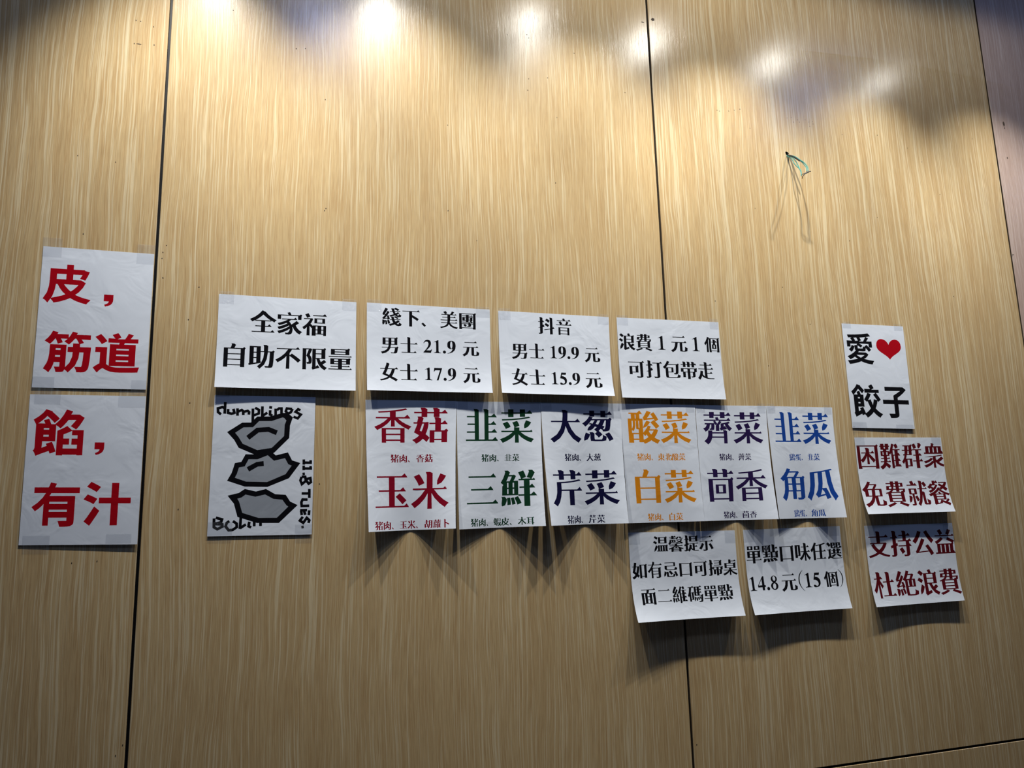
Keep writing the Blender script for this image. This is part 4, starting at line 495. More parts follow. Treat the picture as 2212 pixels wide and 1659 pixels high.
    '點': [[143,697,157,645,167,592,172,543,232,560,226,605,214,660,199,712],[270,125,296,59,310,1,315,-50,469,-39,462,18,443,83,422,135],[444,129,493,61,522,7,537,-34,692,-14,666,44,630,103,597,146],[627,131,697,72,749,20,776,-15,937,23,885,82,823,134,777,165],[109,136,89,76,64,18,48,-61,74,-69,191,-36,243,31,269,112],[346,715,318,605,303,556,353,536,372,583,408,675],[633,839,633,483,517,483,517,160,640,160,640,200,808,200,808,163,964,163,964,483,788,483,788,632,961,632,961,672,788,672,788,821],[640,240,640,443,808,443,808,240],[143,757,236,757,236,500,143,500],[301,757,404,757,404,500,301,500],[70,373,70,333,193,333,193,231,50,224,51,182,493,211,495,248,348,241,348,333,480,333,480,373,348,373,348,460,520,460,520,796,30,796,30,460,193,460,193,373],[320,727,349,640,408,671,380,727],[976,632,899,740,816,669,821,632],[607,851,636,764,788,817,718,851],[964,433,992,482,938,528,879,481],[504,211,457,289,407,245,410,211],[489,333,441,416,389,370,392,333],[520,746,548,796,495,842,435,794]],
    '味': [[576,835,576,659,411,659,411,619,576,619,576,418,372,418,372,378,562,378,488,249,395,142,277,53,320,14,339,-6,371,-52,475,36,562,144,608,244,601,-79,703,-79,697,248,736,150,809,43,896,-49,929,-2,947,21,991,63,896,148,814,254,746,378,951,378,951,418,730,418,730,619,910,619,910,659,730,659,730,817],[30,748,30,88,185,88,185,182,359,182,359,748],[181,692,228,692,228,222,181,222],[966,378,889,486,806,415,811,378],[925,619,848,727,765,656,770,619],[550,847,578,760,730,813,661,847]],
    '任': [[343,15,343,-25,944,-25,944,15,716,15,716,356,960,356,960,396,716,396,716,698,765,708,847,728,956,761,906,817,716,762,531,724,334,693,346,661,349,651,518,673,562,680,562,396,304,396,304,356,562,356,562,15],[264,850,192,702,102,565,0,454,50,376,75,330,123,383,160,432,166,451,156,-80,300,-80,300,624,320,661,356,735,388,810],[959,-25,882,83,799,12,804,-25],[975,356,898,464,815,393,820,356]],
    '選': [[635,147,727,100,795,61,850,21,960,83,878,136,800,176,723,213],[496,208,446,172,381,138,296,101,336,72,389,24,458,59,532,103,612,166],[27,741,92,682,145,626,184,573,304,664,261,720,203,781,149,828],[655,486,655,405,578,405,578,486,424,486,424,405,331,405,331,365,424,365,424,253,291,253,291,213,948,213,948,253,810,253,810,365,909,365,909,405,810,405,810,486],[578,365,655,365,655,253,578,253],[426,753,481,753,481,675,426,675],[295,799,295,579,308,498,298,518,412,506,539,506,643,522,602,471,629,590,583,606,527,637,520,587,493,542,532,550,420,550,425,552,426,560,421,585,422,635,588,635,588,799],[752,753,808,753,808,675,752,675],[629,799,629,581,644,489,624,518,740,506,874,506,986,524,988,515,1002,580,918,607,863,637,857,588,829,543,866,550,747,550,751,552,750,561,746,585,746,635,917,635,917,799],[276,441,56,441,56,401,138,401,138,102,117,91,76,47,61,-32,76,-49,160,-34,222,3,235,8,253,5,327,-30,408,-48,500,-51,605,-49,842,-42,959,-37,961,-31,971,-6,978,9,854,-1,728,-6,606,-7,506,-1,420,17,351,48,281,94,276,98],[961,213,895,311,824,250,828,213],[921,365,859,460,793,402,797,365],[276,391,304,440,251,486,191,439]],
    '1': [[65,560,86,569,105,576,122,581,137,584,150,585,164,582,176,573,184,558,188,537,190,510,190,110,185,81,170,58,145,42,110,32,65,28,65,0,442,0,442,28,397,32,363,42,338,58,323,81,318,110,318,688,275,688,65,578]],
    '2': [[25,0,420,0,478,200,450,200,438,174,422,154,402,140,378,131,350,128,185,128,271,208,339,284,387,359,415,431,425,500,418,568,395,620,358,658,307,680,240,688,182,680,132,658,90,620,56,568,30,500,58,492,78,527,100,555,124,574,151,586,180,590,220,585,250,569,272,543,286,507,290,460,279,395,248,318,195,231,120,134,25,25]],
    '4': [[275,150,275,0,408,0,408,150,475,150,475,248,408,248,408,688,330,688,28,240,28,150],[80,248,275,545,275,248]],
    '5': [[62,345,156,335,228,311,280,275,312,227,322,165,318,127,307,97,289,74,263,59,230,52,218,52,206,55,195,60,183,68,172,78,155,91,139,102,122,109,106,114,90,115,70,112,55,105,44,94,37,79,35,60,40,33,53,13,76,-2,109,-11,150,-14,258,-4,342,26,402,76,438,145,450,235,439,316,404,381,347,432,268,469,165,490,185,555,400,555,440,676,150,676]],
    '7': [[30,465,60,465,72,496,86,519,104,536,126,547,150,550,362,550,172,0,270,0,478,655,478,676,60,676]],
    '9': [[40,-14,197,20,318,80,405,165,458,275,475,410,466,511,440,589,396,645,334,679,255,690,173,681,110,653,64,607,37,543,28,460,35,381,58,319,95,275,148,249,215,240,235,241,253,244,271,248,289,254,305,262,285,191,248,130,194,80,125,41,38,12],[300,389,287,328,268,286,245,272,222,286,203,328,190,389,185,462,190,535,203,596,222,638,245,652,268,638,287,596,300,535,305,462]],
    '8': [[432,520,425,567,403,611,369,647,326,673,276,686,224,686,174,673,131,647,97,611,75,567,68,520,75,473,97,429,131,393,174,367,224,354,276,354,326,367,369,393,403,429,425,473],[333,511,322,471,301,442,273,428,242,433,213,454,190,490,178,533,177,579,188,619,209,648,237,662,268,657,297,636,320,600,332,557],[465,178,456,232,431,282,391,323,339,353,281,368,219,368,161,353,109,323,69,282,44,232,35,178,44,124,69,74,109,33,161,3,219,-12,281,-12,339,3,391,33,431,74,456,124],[324,108,300,65,267,38,231,31,197,45,170,78,155,125,153,179,166,232,190,275,223,302,259,309,293,295,320,262,335,215,337,161]],
    '.': [[209,70,206,94,196,115,180,133,160,146,137,153,113,153,90,146,70,133,54,115,44,94,41,70,44,46,54,25,70,7,90,-6,113,-13,137,-13,160,-6,180,7,196,25,206,46]],
    '(': [[312,-156,242,-86,188,-9,149,74,126,165,118,262,126,361,149,452,188,535,242,610,312,676,300,690,214,625,146,549,98,463,70,367,60,260,70,166,98,76,146,-10,214,-92,300,-170]],
    ')': [[72,-170,158,-92,226,-10,274,76,302,166,312,260,302,367,274,463,226,549,158,625,72,690,60,676,130,610,184,535,223,452,246,361,254,262,246,165,223,74,184,-9,130,-86,60,-156]],
}
BOLD = {
    '皮': [[113,730,114,457,107,302,75,138,-3,-16,44,-49,62,-70,103,-114,194,55,236,218,250,350,284,350,333,258,403,164,461,109,395,79,291,43,147,3,183,-43,203,-64,228,-108,357,-72,474,-27,567,23,656,-28,775,-75,917,-112,944,-70,964,-50,1004,-1,846,39,740,76,669,108,743,175,821,285,878,412,775,469,792,473,600,474,600,604,792,606,766,548,746,508,862,472,889,531,918,607,946,686,833,717,852,729,600,729,600,841,455,841,455,730],[419,355,722,354,687,303,624,232,570,186,515,234,454,305],[455,604,455,475,258,475,258,604]],
    '筋': [[337,446,337,406,240,406,240,446],[117,536,114,318,102,202,77,101,11,-33,61,-62,81,-79,126,-120,179,-25,209,61,222,123,337,123,337,8,337,7,350,20,299,18,225,19,250,-38,269,-108,336,-107,384,-103,422,-92,422,-91,453,-23,455,5,455,536],[337,287,337,245,238,245,239,287],[585,571,585,488,482,488,482,364,589,364,583,258,534,109,423,-26,479,-71,518,-114,657,54,715,225,727,364,811,364,804,181,793,64,776,13,791,26,789,26,719,26,639,27,667,-31,679,-53,690,-102,782,-103,816,-100,849,-94,876,-80,913,-43,933,18,948,168,961,489,730,489,730,571],[157,853,119,768,67,687,2,616,115,542,148,577,183,621,225,684,217,684,243,631,259,588,271,550,373,587,361,619,330,675,485,672,485,779,253,779,273,823],[562,848,522,759,469,678,401,610,455,574,499,540,534,574,571,618,619,684,642,684,673,635,696,591,713,553,805,588,790,621,757,668,942,664,942,779,649,779,656,793,668,822]],
    '道': [[33,746,93,685,142,628,178,577,293,654,252,709,200,770,150,819],[492,344,754,344,754,308,492,308],[492,207,754,207,754,171,492,171],[492,480,754,480,754,445,492,445],[349,585,349,68,899,68,899,585,648,585,663,621,947,621,947,724,780,722,846,817,730,851,713,810,691,764,661,713,504,711,582,747,562,785,534,828,510,859,389,806,420,767,445,732,457,722,311,726,311,621,550,621,541,585],[297,510,51,510,51,385,154,385,154,122,125,107,71,67,21,20,111,-96,164,-35,205,1,226,9,237,6,308,-38,390,-69,486,-83,597,-87,842,-80,966,-74,973,-29,998,51,849,42,723,35,599,32,499,34,417,47,350,73,297,107]],
    '餡': [[302,334,302,297,208,297,208,334],[302,438,208,438,208,471,302,471],[260,155,279,113,191,74,195,204,423,204,423,550,334,550,304,627,290,659,197,631,226,562,66,564,67,74,56,34,57,35,38,23,65,-22,95,-92,126,-73,198,-41,320,10,339,-45,443,-1,423,57,397,128,366,195],[227,853,174,774,103,704,17,639,53,568,67,534,147,599,211,662,254,716,300,673,351,621,390,574,478,665,435,712,377,768,340,801,346,812],[593,852,543,740,479,635,399,547,463,500,501,466,548,517,595,577,635,638,777,641,756,614,719,562,680,512,745,473,782,445,835,518,884,604,924,687,833,750,846,753,678,752,694,783,707,817],[449,420,449,-78,564,-78,564,-62,816,-62,816,-74,923,-74,923,436,714,436,714,330,816,330,816,264,713,264,713,139,816,139,816,63,564,63,564,140,672,140,672,264,564,264,564,345,645,382,721,422,621,517,563,479,507,448]],
    '有': [[369,845,342,761,333,738,63,738,63,614,287,615,232,520,140,409,28,315,73,264,100,225,163,277,218,334,255,380,255,-79,364,-79,364,89,713,89,713,18,712,13,720,21,724,22,643,21,546,19,573,-63,584,-105,682,-105,742,-101,789,-92,838,-61,853,-32,857,12,857,552,359,552,384,598,391,612,939,612,939,738,457,738,486,818],[364,259,712,259,712,214,364,214],[364,383,364,428,712,428,712,383]],
    '汁': [[73,751,148,712,218,671,272,635,352,748,293,785,220,825,155,858],[20,478,96,443,167,408,223,376,295,492,235,525,161,560,96,587],[50,5,165,-88,229,18,293,131,347,234,240,329,173,206,108,94],[567,837,567,518,324,518,324,393,567,393,567,-80,712,-80,712,393,962,393,962,518,712,518,712,837]],
    '愛': [[666,448,728,391,779,335,817,286,909,352,866,405,809,460,752,508],[211,493,184,437,148,391,90,346,183,270,232,311,282,383,311,451],[736,762,711,717,680,665,642,611,489,609,574,640,560,675,536,715,524,730,630,740,759,756,929,786,842,878,615,845,366,825,76,813,100,737,103,720,230,725,175,703,205,665,230,632,240,623,42,627,42,432,168,432,168,529,417,530,387,498,450,466,501,435,540,407,602,481,565,506,518,530,483,541,833,535,833,425,957,425,957,621,762,617,812,677,844,722],[405,727,431,683,450,640,453,632,336,622,358,632,341,666,315,704,296,718,411,729],[307,488,307,391,317,310,297,344,342,326,273,262,169,198,18,125,85,61,114,30,189,65,247,95,286,119,311,100,360,68,393,58,303,41,180,19,13,-5,45,-54,80,-117,242,-92,382,-60,503,-19,616,-59,757,-91,903,-111,945,-41,984,8,824,24,702,44,613,59,669,82,738,137,794,203,703,264,710,265,422,265,440,284,458,306,466,303,601,293,690,306,698,315,720,426,658,443,618,462,607,398,601,389,590,387,445,386,408,388,429,378,424,395,425,488],[501,94,442,124,388,159,356,182,640,181,610,158,557,123]],
    '餃': [[733,557,789,485,843,412,885,348,982,417,940,478,834,619],[541,611,505,544,459,475,407,411,474,364,501,340,555,410,610,488,659,572],[595,807,643,723,650,718,448,722,448,609,941,609,941,705,694,702,778,746,760,782,711,860],[742,427,724,360,703,296,692,259,679,297,654,360,633,423,514,390,544,303,579,221,608,167,560,114,485,54,383,-6,440,-67,471,-112,566,-56,648,8,693,55,737,8,817,-56,907,-107,940,-62,962,-45,1008,-3,898,55,825,113,776,167,807,222,841,306,868,396],[272,334,272,297,207,297,207,334],[272,438,207,438,207,476,272,476],[238,158,262,102,192,74,194,202,400,202,400,550,317,550,288,627,274,659,173,628,197,571,203,550,64,550,65,74,54,34,55,35,36,23,63,-22,92,-94,123,-75,189,-46,295,-1,309,-46,427,5,407,62,378,132,349,199],[209,853,157,774,88,704,3,638,40,568,55,532,134,598,196,661,238,714,278,676,324,628,361,584,443,669,405,714,352,768,320,797,328,812]],
    '子': [[432,548,432,420,51,420,51,295,432,295,432,23,431,19,434,21,436,21,338,21,224,21,258,-65,271,-106,380,-105,448,-101,500,-91,551,-64,571,-32,576,17,576,295,953,295,953,420,576,420,576,486,675,545,791,628,894,718,791,796,795,797,151,797,151,675,684,685,627,655,541,604]],
    '，': [[140,18,242,18,237,-3,226,-21,208,-37,184,-50,154,-60,172,-104,229,-90,273,-66,305,-33,324,9,330,60,330,170,140,170]],
}


def unpack(loops):
    return [[(l[i] / 1000, l[i + 1] / 1000) for i in range(0, len(l), 2)] for l in loops]


ADV = {'1': .5, '2': .5, '4': .5, '5': .5, '7': .5, '8': .5, '9': .5, '.': .25, '(': .4, ')': .4}


def text_loops(s, ax, ay, bx, by):
    """place a run of characters so that its ink spans a..b (sheet millimetres, v down)"""
    src = SERIF
    if s[0] == 'h': src, s = BOLD, s[1:]
    x, items = 0.0, []
    for ch in s:
        items.append((unpack(src[ch]), x)); x += ADV.get(ch, 1.0)
    X = [p[0] + o for g, o in items for l in g for p in l]
    x0, x1 = min(X), max(X)
    k = (bx - ax) / (x1 - x0)
    num = s[0] in ADV
    if num or s == '，':
        Y = [p[1] for g, o in items for l in g for p in l if s not in '()']
        yc = (min(Y) + max(Y)) / 2 if Y else 0.262
    else: yc = 0.38
    cy = (ay + by) / 2
    kv = k
    if num: kv = NUMH.get(s, k / k * NUMK) * 1.0 if s in NUMH else k * NUMK
    out = []
    for g, o in items:
        out.append([[(ax + (p[0] + o - x0) * k, cy - (p[1] - yc) * kv) for p in l] for l in g])
    return out


NUMH = {}
NUMK = 1.0


def stroke_loops(pts, w):
    out = []
    h = w / 2
    P = [Vector(p) for p in pts]
    for i in range(len(P) - 1):
        d = (P[i + 1] - P[i]); d.normalize(); n = Vector((-d.y, d.x)) * h
        out.append([tuple(q) for q in (P[i] + n, P[i] - n, P[i + 1] - n, P[i + 1] + n)])
        if i:
            d0 = (P[i] - P[i - 1]).normalized(); n0 = Vector((-d0.y, d0.x)) * h
            cr = d0.x * d.y - d0.y * d.x
            s = -1 if cr > 0 else 1
            a, b = P[i] + n0 * s, P[i] + n * s
            mt_ = n0 * s + n * s
            if mt_.length > h * 0.8:
                mt_ = mt_ * (2 * h * h / mt_.length_squared)
                out.append([tuple(P[i]), tuple(a), tuple(P[i] + mt_), tuple(b)])
            else:
                out.append([tuple(P[i]), tuple(a), tuple(b)])
    return out


# ------------------------------------------------------------------ sheets of paper
class Sheet:
    def __init__(s, w, h, cor, z0, zl, zr, mode):
        s.w, s.h, s.cor, s.z0, s.zl, s.zr, s.mode = w, h, cor, z0, zl, zr, mode

    def lift(s, u, v):
        vv = max(v, 0.0)
        if s.mode == 'arch':
            t = 2 * u - 1; e = 0.15
            a = (math.sqrt(t * t + e * e) - e) / (math.sqrt(1 + e * e) - e)
            return vv ** 1.8 * a * (s.zl if t < 0 else s.zr)
        z = s.zl + (s.zr - s.zl) * u
        if s.mode == 'full':
            return vv ** 4.0 * z * (1 - 0.22 * math.sin(math.pi * min(1, max(0, u))))
        return vv * z

    def at(s, um, vm, off=0.0):
        u, v = um / s.w, vm / s.h
        a, b, c, d = s.cor
        x = (a[0] * (1 - u) + b[0] * u) * (1 - v) + (d[0] * (1 - u) + c[0] * u) * v
        y = (a[1] * (1 - u) + b[1] * u) * (1 - v) + (d[1] * (1 - u) + c[1] * u) * v
        z = s.z0 + s.lift(u, v)
        if off:
            if v > 1 or v < 0:                    # tape running over the paper's edge down onto the wall
                over = ((v - 1) if v > 1 else -v) * s.h
                f = min(1.0, over / 3.0)
                z = z * (1 - f) + 0.0004 * f
            z += off
        return (x, -z, CAM_H - y)


def signed(l): return sum(l[i - 1][0] * l[i][1] - l[i][0] * l[i - 1][1] for i in range(len(l)))


def build_sheet(spec):
    sh = Sheet(*spec['geo'])
    w, h = sh.w, sh.h
    layers = []           # (material index, loops, bbox)
    mats = [M_PAPER]

    def midx(c):
        if INK[c] not in mats: mats.append(INK[c])
        return mats.index(INK[c])

    def add(ci, loops):
        X = [p[0] for l in loops for p in l]; Y = [p[1] for l in loops for p in l]
        layers.append((ci, loops, (min(X), min(Y), max(X), max(Y))))

    for run in spec['text']:
        for loops in text_loops(*run[:5]):
            # v runs down, so outline turning is mirrored: flip back
            add(midx(run[5] if len(run) > 5 else spec['ink']), [[p for p in reversed(l)] for l in loops])
    for c, l in spec.get('shapes', []):
        add(midx(c), [l if signed(l) > 0 else l[::-1]])
    # grid + outline constraints
    nx, ny = max(8, int(round(w / spec['cell']))), max(8, int(round(h / spec['cell'])))
    P, E = [], []
    for j in range(ny + 1):
        for i in range(nx + 1):
            P.append(Vector((w * i / nx, h * j / ny)))
    R_ = nx + 1
    for i in range(nx): E += [(i, i + 1), (ny * R_ + i, ny * R_ + i + 1)]
    for j in range(ny): E += [(j * R_, (j + 1) * R_), (j * R_ + nx, (j + 1) * R_ + nx)]
    for ci, loops, bb in layers:
        for l in loops:
            b = len(P)
            P += [Vector((min(w - 0.05, max(0.05, x)), min(h - 0.05, max(0.05, y)))) for x, y in l]
            E += [(b + i, b + (i + 1) % len(l)) for i in range(len(l))]
    v, e, f, *_ = delaunay_2d_cdt(P, E, [], 0, 1e-4)
    faces, mi = [], []
    for t in f:
        cx = sum(v[i].x for i in t) / 3; cy = sum(v[i].y for i in t) / 3
        a, b, c = (v[i] for i in t)
        if abs((b.x - a.x) * (c.y - a.y) - (b.y - a.y) * (c.x - a.x)) < 1e-7: continue
        k = 0
        for ci, loops, bb in layers:
            if bb[0] <= cx <= bb[2] and bb[1] <= cy <= bb[3] and sum(wind(cx, cy, l) for l in loops) > 0: k = ci
        faces.append(tuple(reversed(t))); mi.append(k)
    V = [sh.at(q.x, q.y) for q in v]
    # back face and cut edge, on vertices of their own so the front keeps clean shading
    nv, th = len(V), 0.0002
    V += [(x, y + th, z) for x, y, z in V]
    nf = len(faces)
    for t in range(nf):
        faces.append(tuple(i + nv for i in reversed(faces[t]))); mi.append(0)
    edge, vsrc = {}, {}
    for t in faces[:nf]:
        for i in range(3):
            a, b = t[i], t[(i + 1) % 3]
            edge[(a, b)] = edge.get((a, b), 0) + 1
    for (a, b) in edge:
        if (b, a) in edge: continue
        n0 = len(V)
        V += [V[a], V[b], V[b + nv], V[a + nv]]
        vsrc.update({n0: a, n0 + 1: b, n0 + 2: b, n0 + 3: a})
        faces.append((n0 + 1, n0, n0 + 3, n0 + 2)); mi.append(0)
    # shading normals from the sheet's own surface, so the cut of the lettering never shows
    NRM = []
    for k_, q in enumerate(V):
        if k_ < 2 * nv:
            c = v[k_ % nv]
            a, b = Vector(sh.at(c.x + 0.5, c.y)), Vector(sh.at(c.x - 0.5, c.y))
            d, e_ = Vector(sh.at(c.x, c.y + 0.5)), Vector(sh.at(c.x, c.y - 0.5))
            n_ = (a - b).cross(d - e_).normalized()
            if n_.y > 0: n_ = -n_
            NRM.append(n_ if k_ < nv else -n_)
        else:
            NRM.append(NRM[vsrc[k_]])
    base = sh.at(w / 2, 0)
    root = mesh_obj('paper_notice', V, faces, mats, smooth=True, mat_idx=mi, loc=base)
    root.data.normals_split_custom_set_from_vertices([tuple(q) for q in NRM])
    tag(root, spec['label'], spec.get('cat', 'notice'), spec['group'])
    for (u0, v0, u1, v1) in spec['tape']:
        n = 8
        TV, TF = [], []
        for j in range(n + 1):
            for i in range(n + 1):
                TV.append(sh.at(u0 + (u1 - u0) * i / n, v0 + (v1 - v0) * j / n, 0.00022))
        for j in range(n):
            for i in range(n):
                q = j * (n + 1) + i
                TF.append((q + n + 1, q + n + 2, q + 1, q))
        mesh_obj('clear_tape', TV, TF, M_TAPE, root, smooth=True, loc=TV[0])
    return root


DUMP_SHAPES = []
for _l in [[(22.1, 14.9), (21.9, 40.2)], [(22.4, 28.4), (16.8, 25.8), (7.9, 28.7), (8.6, 36.9), (14.8, 41.5)], [(28.5, 29.5), (28.6, 38.1), (35.8, 39.9), (41.6, 38.1)], [(38.9, 28.9), (42.4, 40.4)], [(47.4, 27.9), (48.1, 44.1)], [(48.6, 35.3), (56.2, 31.3), (59.4, 34.2), (59.8, 42.4)], [(60.3, 35.3), (68.5, 33.0), (71.5, 35.7), (71.1, 41.3)], [(79.0, 27.6), (79.8, 57.4)], [(83.3, 26.0), (91.7, 30.6), (91.4, 38.3), (81.2, 42.6)], [(98.4, 22.5), (98.7, 45.3)], [(99.8, 43.1), (109.1, 36.2)], [(112.4, 24.2), (118.6, 24.9)], [(114.8, 30.7), (114.7, 40.3), (120.1, 42.5)], [(126.0, 26.7), (126.6, 43.6)], [(128.7, 30.4), (133.1, 26.5), (138.3, 26.4), (138.7, 37.4)], [(160.7, 27.4), (156.7, 26.9), (149.7, 26.2), (147.4, 32.5), (152.4, 37.8), (158.1, 34.7), (161.8, 26.8)], [(178.7, 29.5), (173.4, 27.4), (168.2, 33.3), (179.6, 39.1), (173.2, 47.6), (164.1, 44.1)], [(188.9, 137.0), (189.2, 148.5)], [(190.2, 144.0), (206.3, 144.3)], [(203.3, 138.5), (203.5, 144.8)], [(189.0, 150.3), (189.3, 160.5)], [(190.6, 156.6), (206.9, 156.9)], [(203.6, 151.4), (203.8, 157.5)], [(186.9, 168.7), (192.1, 167.9)], [(185.4, 174.5), (183.1, 182.1), (186.5, 190.3), (194.6, 183.3), (192.8, 174.5), (185.4, 174.5)], [(195.3, 179.8), (203.8, 177.2), (205.2, 186.2), (200.7, 189.4), (195.9, 183.3)], [(202.4, 200.6), (202.9, 220.0)], [(186.5, 210.2), (202.4, 210.3)], [(199.4, 223.4), (188.9, 223.0), (186.5, 229.1), (187.5, 236.8), (203.2, 236.5)], [(184.2, 246.0), (199.1, 245.7)], [(186.4, 246.4), (188.4, 256.2)], [(192.4, 247.0), (195.6, 255.7)], [(203.5, 246.0), (202.9, 256.6)], [(190.5, 259.6), (184.6, 267.6), (191.8, 272.5), (198.8, 262.0), (204.3, 267.3), (202.5, 273.0)], [(188.1, 281.9), (193.1, 280.8)], [(11.7, 260.4), (12.3, 279.6)], [(15.1, 259.1), (27.3, 262.7), (25.7, 268.7), (14.9, 271.1)], [(15.0, 272.2), (28.3, 273.0), (29.0, 277.4), (19.2, 282.6), (11.0, 277.7)], [(48.9, 266.6), (56.6, 271.8), (57.3, 279.0), (49.2, 284.7), (41.5, 285.2), (35.1, 277.3), (37.2, 269.8), (42.1, 266.5)], [(64.4, 259.0), (63.6, 283.1)], [(63.5, 281.6), (75.1, 273.7)], [(81.9, 268.2), (80.6, 276.6)], [(78.4, 276.3), (85.9, 280.4)], [(91.6, 267.3), (91.9, 278.2)], [(104.3, 269.7), (104.6, 277.8)]]:
    DUMP_SHAPES += [("black", q) for q in stroke_loops(_l, 5.7)]
for _l in [[(28.7, 79.5), (58.3, 58.7), (76.3, 58.2), (88.6, 44.9), (114.5, 44.4), (140.9, 36.2), (151.2, 36.0), (163.0, 45.4), (157.5, 63.4), (156.8, 90.7), (127.0, 122.5), (116.0, 128.7), (87.0, 127.4), (53.4, 112.8), (43.7, 96.0)], [(33.4, 182.7), (42.0, 165.9), (47.4, 145.2), (60.3, 142.8), (68.1, 126.4), (84.2, 126.7), (104.3, 115.9), (124.2, 123.4), (130.0, 128.6), (155.2, 122.0), (164.3, 139.2), (181.9, 144.8), (159.1, 177.5), (115.2, 196.0), (69.5, 195.0)], [(35.9, 213.7), (58.1, 208.2), (69.7, 199.8), (92.4, 205.4), (112.6, 200.1), (131.9, 211.4), (153.6, 212.7), (163.1, 227.1), (179.0, 234.8), (141.4, 272.0), (97.3, 271.3), (66.9, 261.2), (57.6, 258.3), (49.3, 230.6)]]: DUMP_SHAPES.append(("black", _l))
for _l in [[(45.0, 80.8), (61.4, 68.9), (80.6, 68.3), (92.9, 54.9), (118.8, 54.4), (141.3, 46.1), (144.7, 47.1), (149.5, 52.8), (146.2, 62.3), (145.9, 86.7), (121.0, 112.5), (91.6, 117.5), (61.1, 104.0), (52.2, 89.5)], [(48.7, 176.2), (52.6, 167.6), (56.0, 154.6), (67.6, 152.3), (74.7, 137.2), (92.9, 137.2), (113.5, 128.4), (126.7, 140.1), (149.4, 134.6), (156.7, 147.8), (163.9, 150.5), (151.7, 168.8), (114.3, 185.5), (71.7, 184.5)], [(55.7, 220.2), (63.9, 217.7), (71.8, 211.7), (91.7, 216.4), (111.4, 211.8), (128.6, 221.3), (147.1, 223.2), (155.7, 235.1), (159.7, 237.7), (137.1, 260.9), (99.6, 260.6), (66.8, 249.8), (59.4, 226.2)]]: DUMP_SHAPES.append(("grey", _l))
for _l in [[(67.8, 87.2), (88.1, 69.3), (113.7, 67.2), (132.3, 74.7), (128.7, 84.9), (112.4, 78.0), (93.0, 79.6), (74.5, 95.4)], [(71.5, 154.1), (90.4, 143.1), (105.3, 140.8), (106.5, 151.7), (94.1, 152.7), (76.9, 163.3)]]: DUMP_SHAPES.append(("black", _l))

def _cub(p0, p1, p2, p3, n=10):
    return [tuple((1 - t) ** 3 * a + 3 * (1 - t) ** 2 * t * b + 3 * (1 - t) * t * t * c + t ** 3 * d for a, b, c, d in zip(p0, p1, p2, p3))
            for t in (i / n for i in range(n))]


_h = _cub((0, .27), (.09, -.08), (.5, -.12), (.5, .34)) + _cub((.5, .34), (.5, .66), (.13, .72), (0, 1))
_h = _h + [(0, 1)] + [(-x, y) for x, y in reversed(_h[1:])]
HEART_SHAPE = [("red", [(152.0 + x * 85.0, 40.4 + y * 59.9) for x, y in _h])]

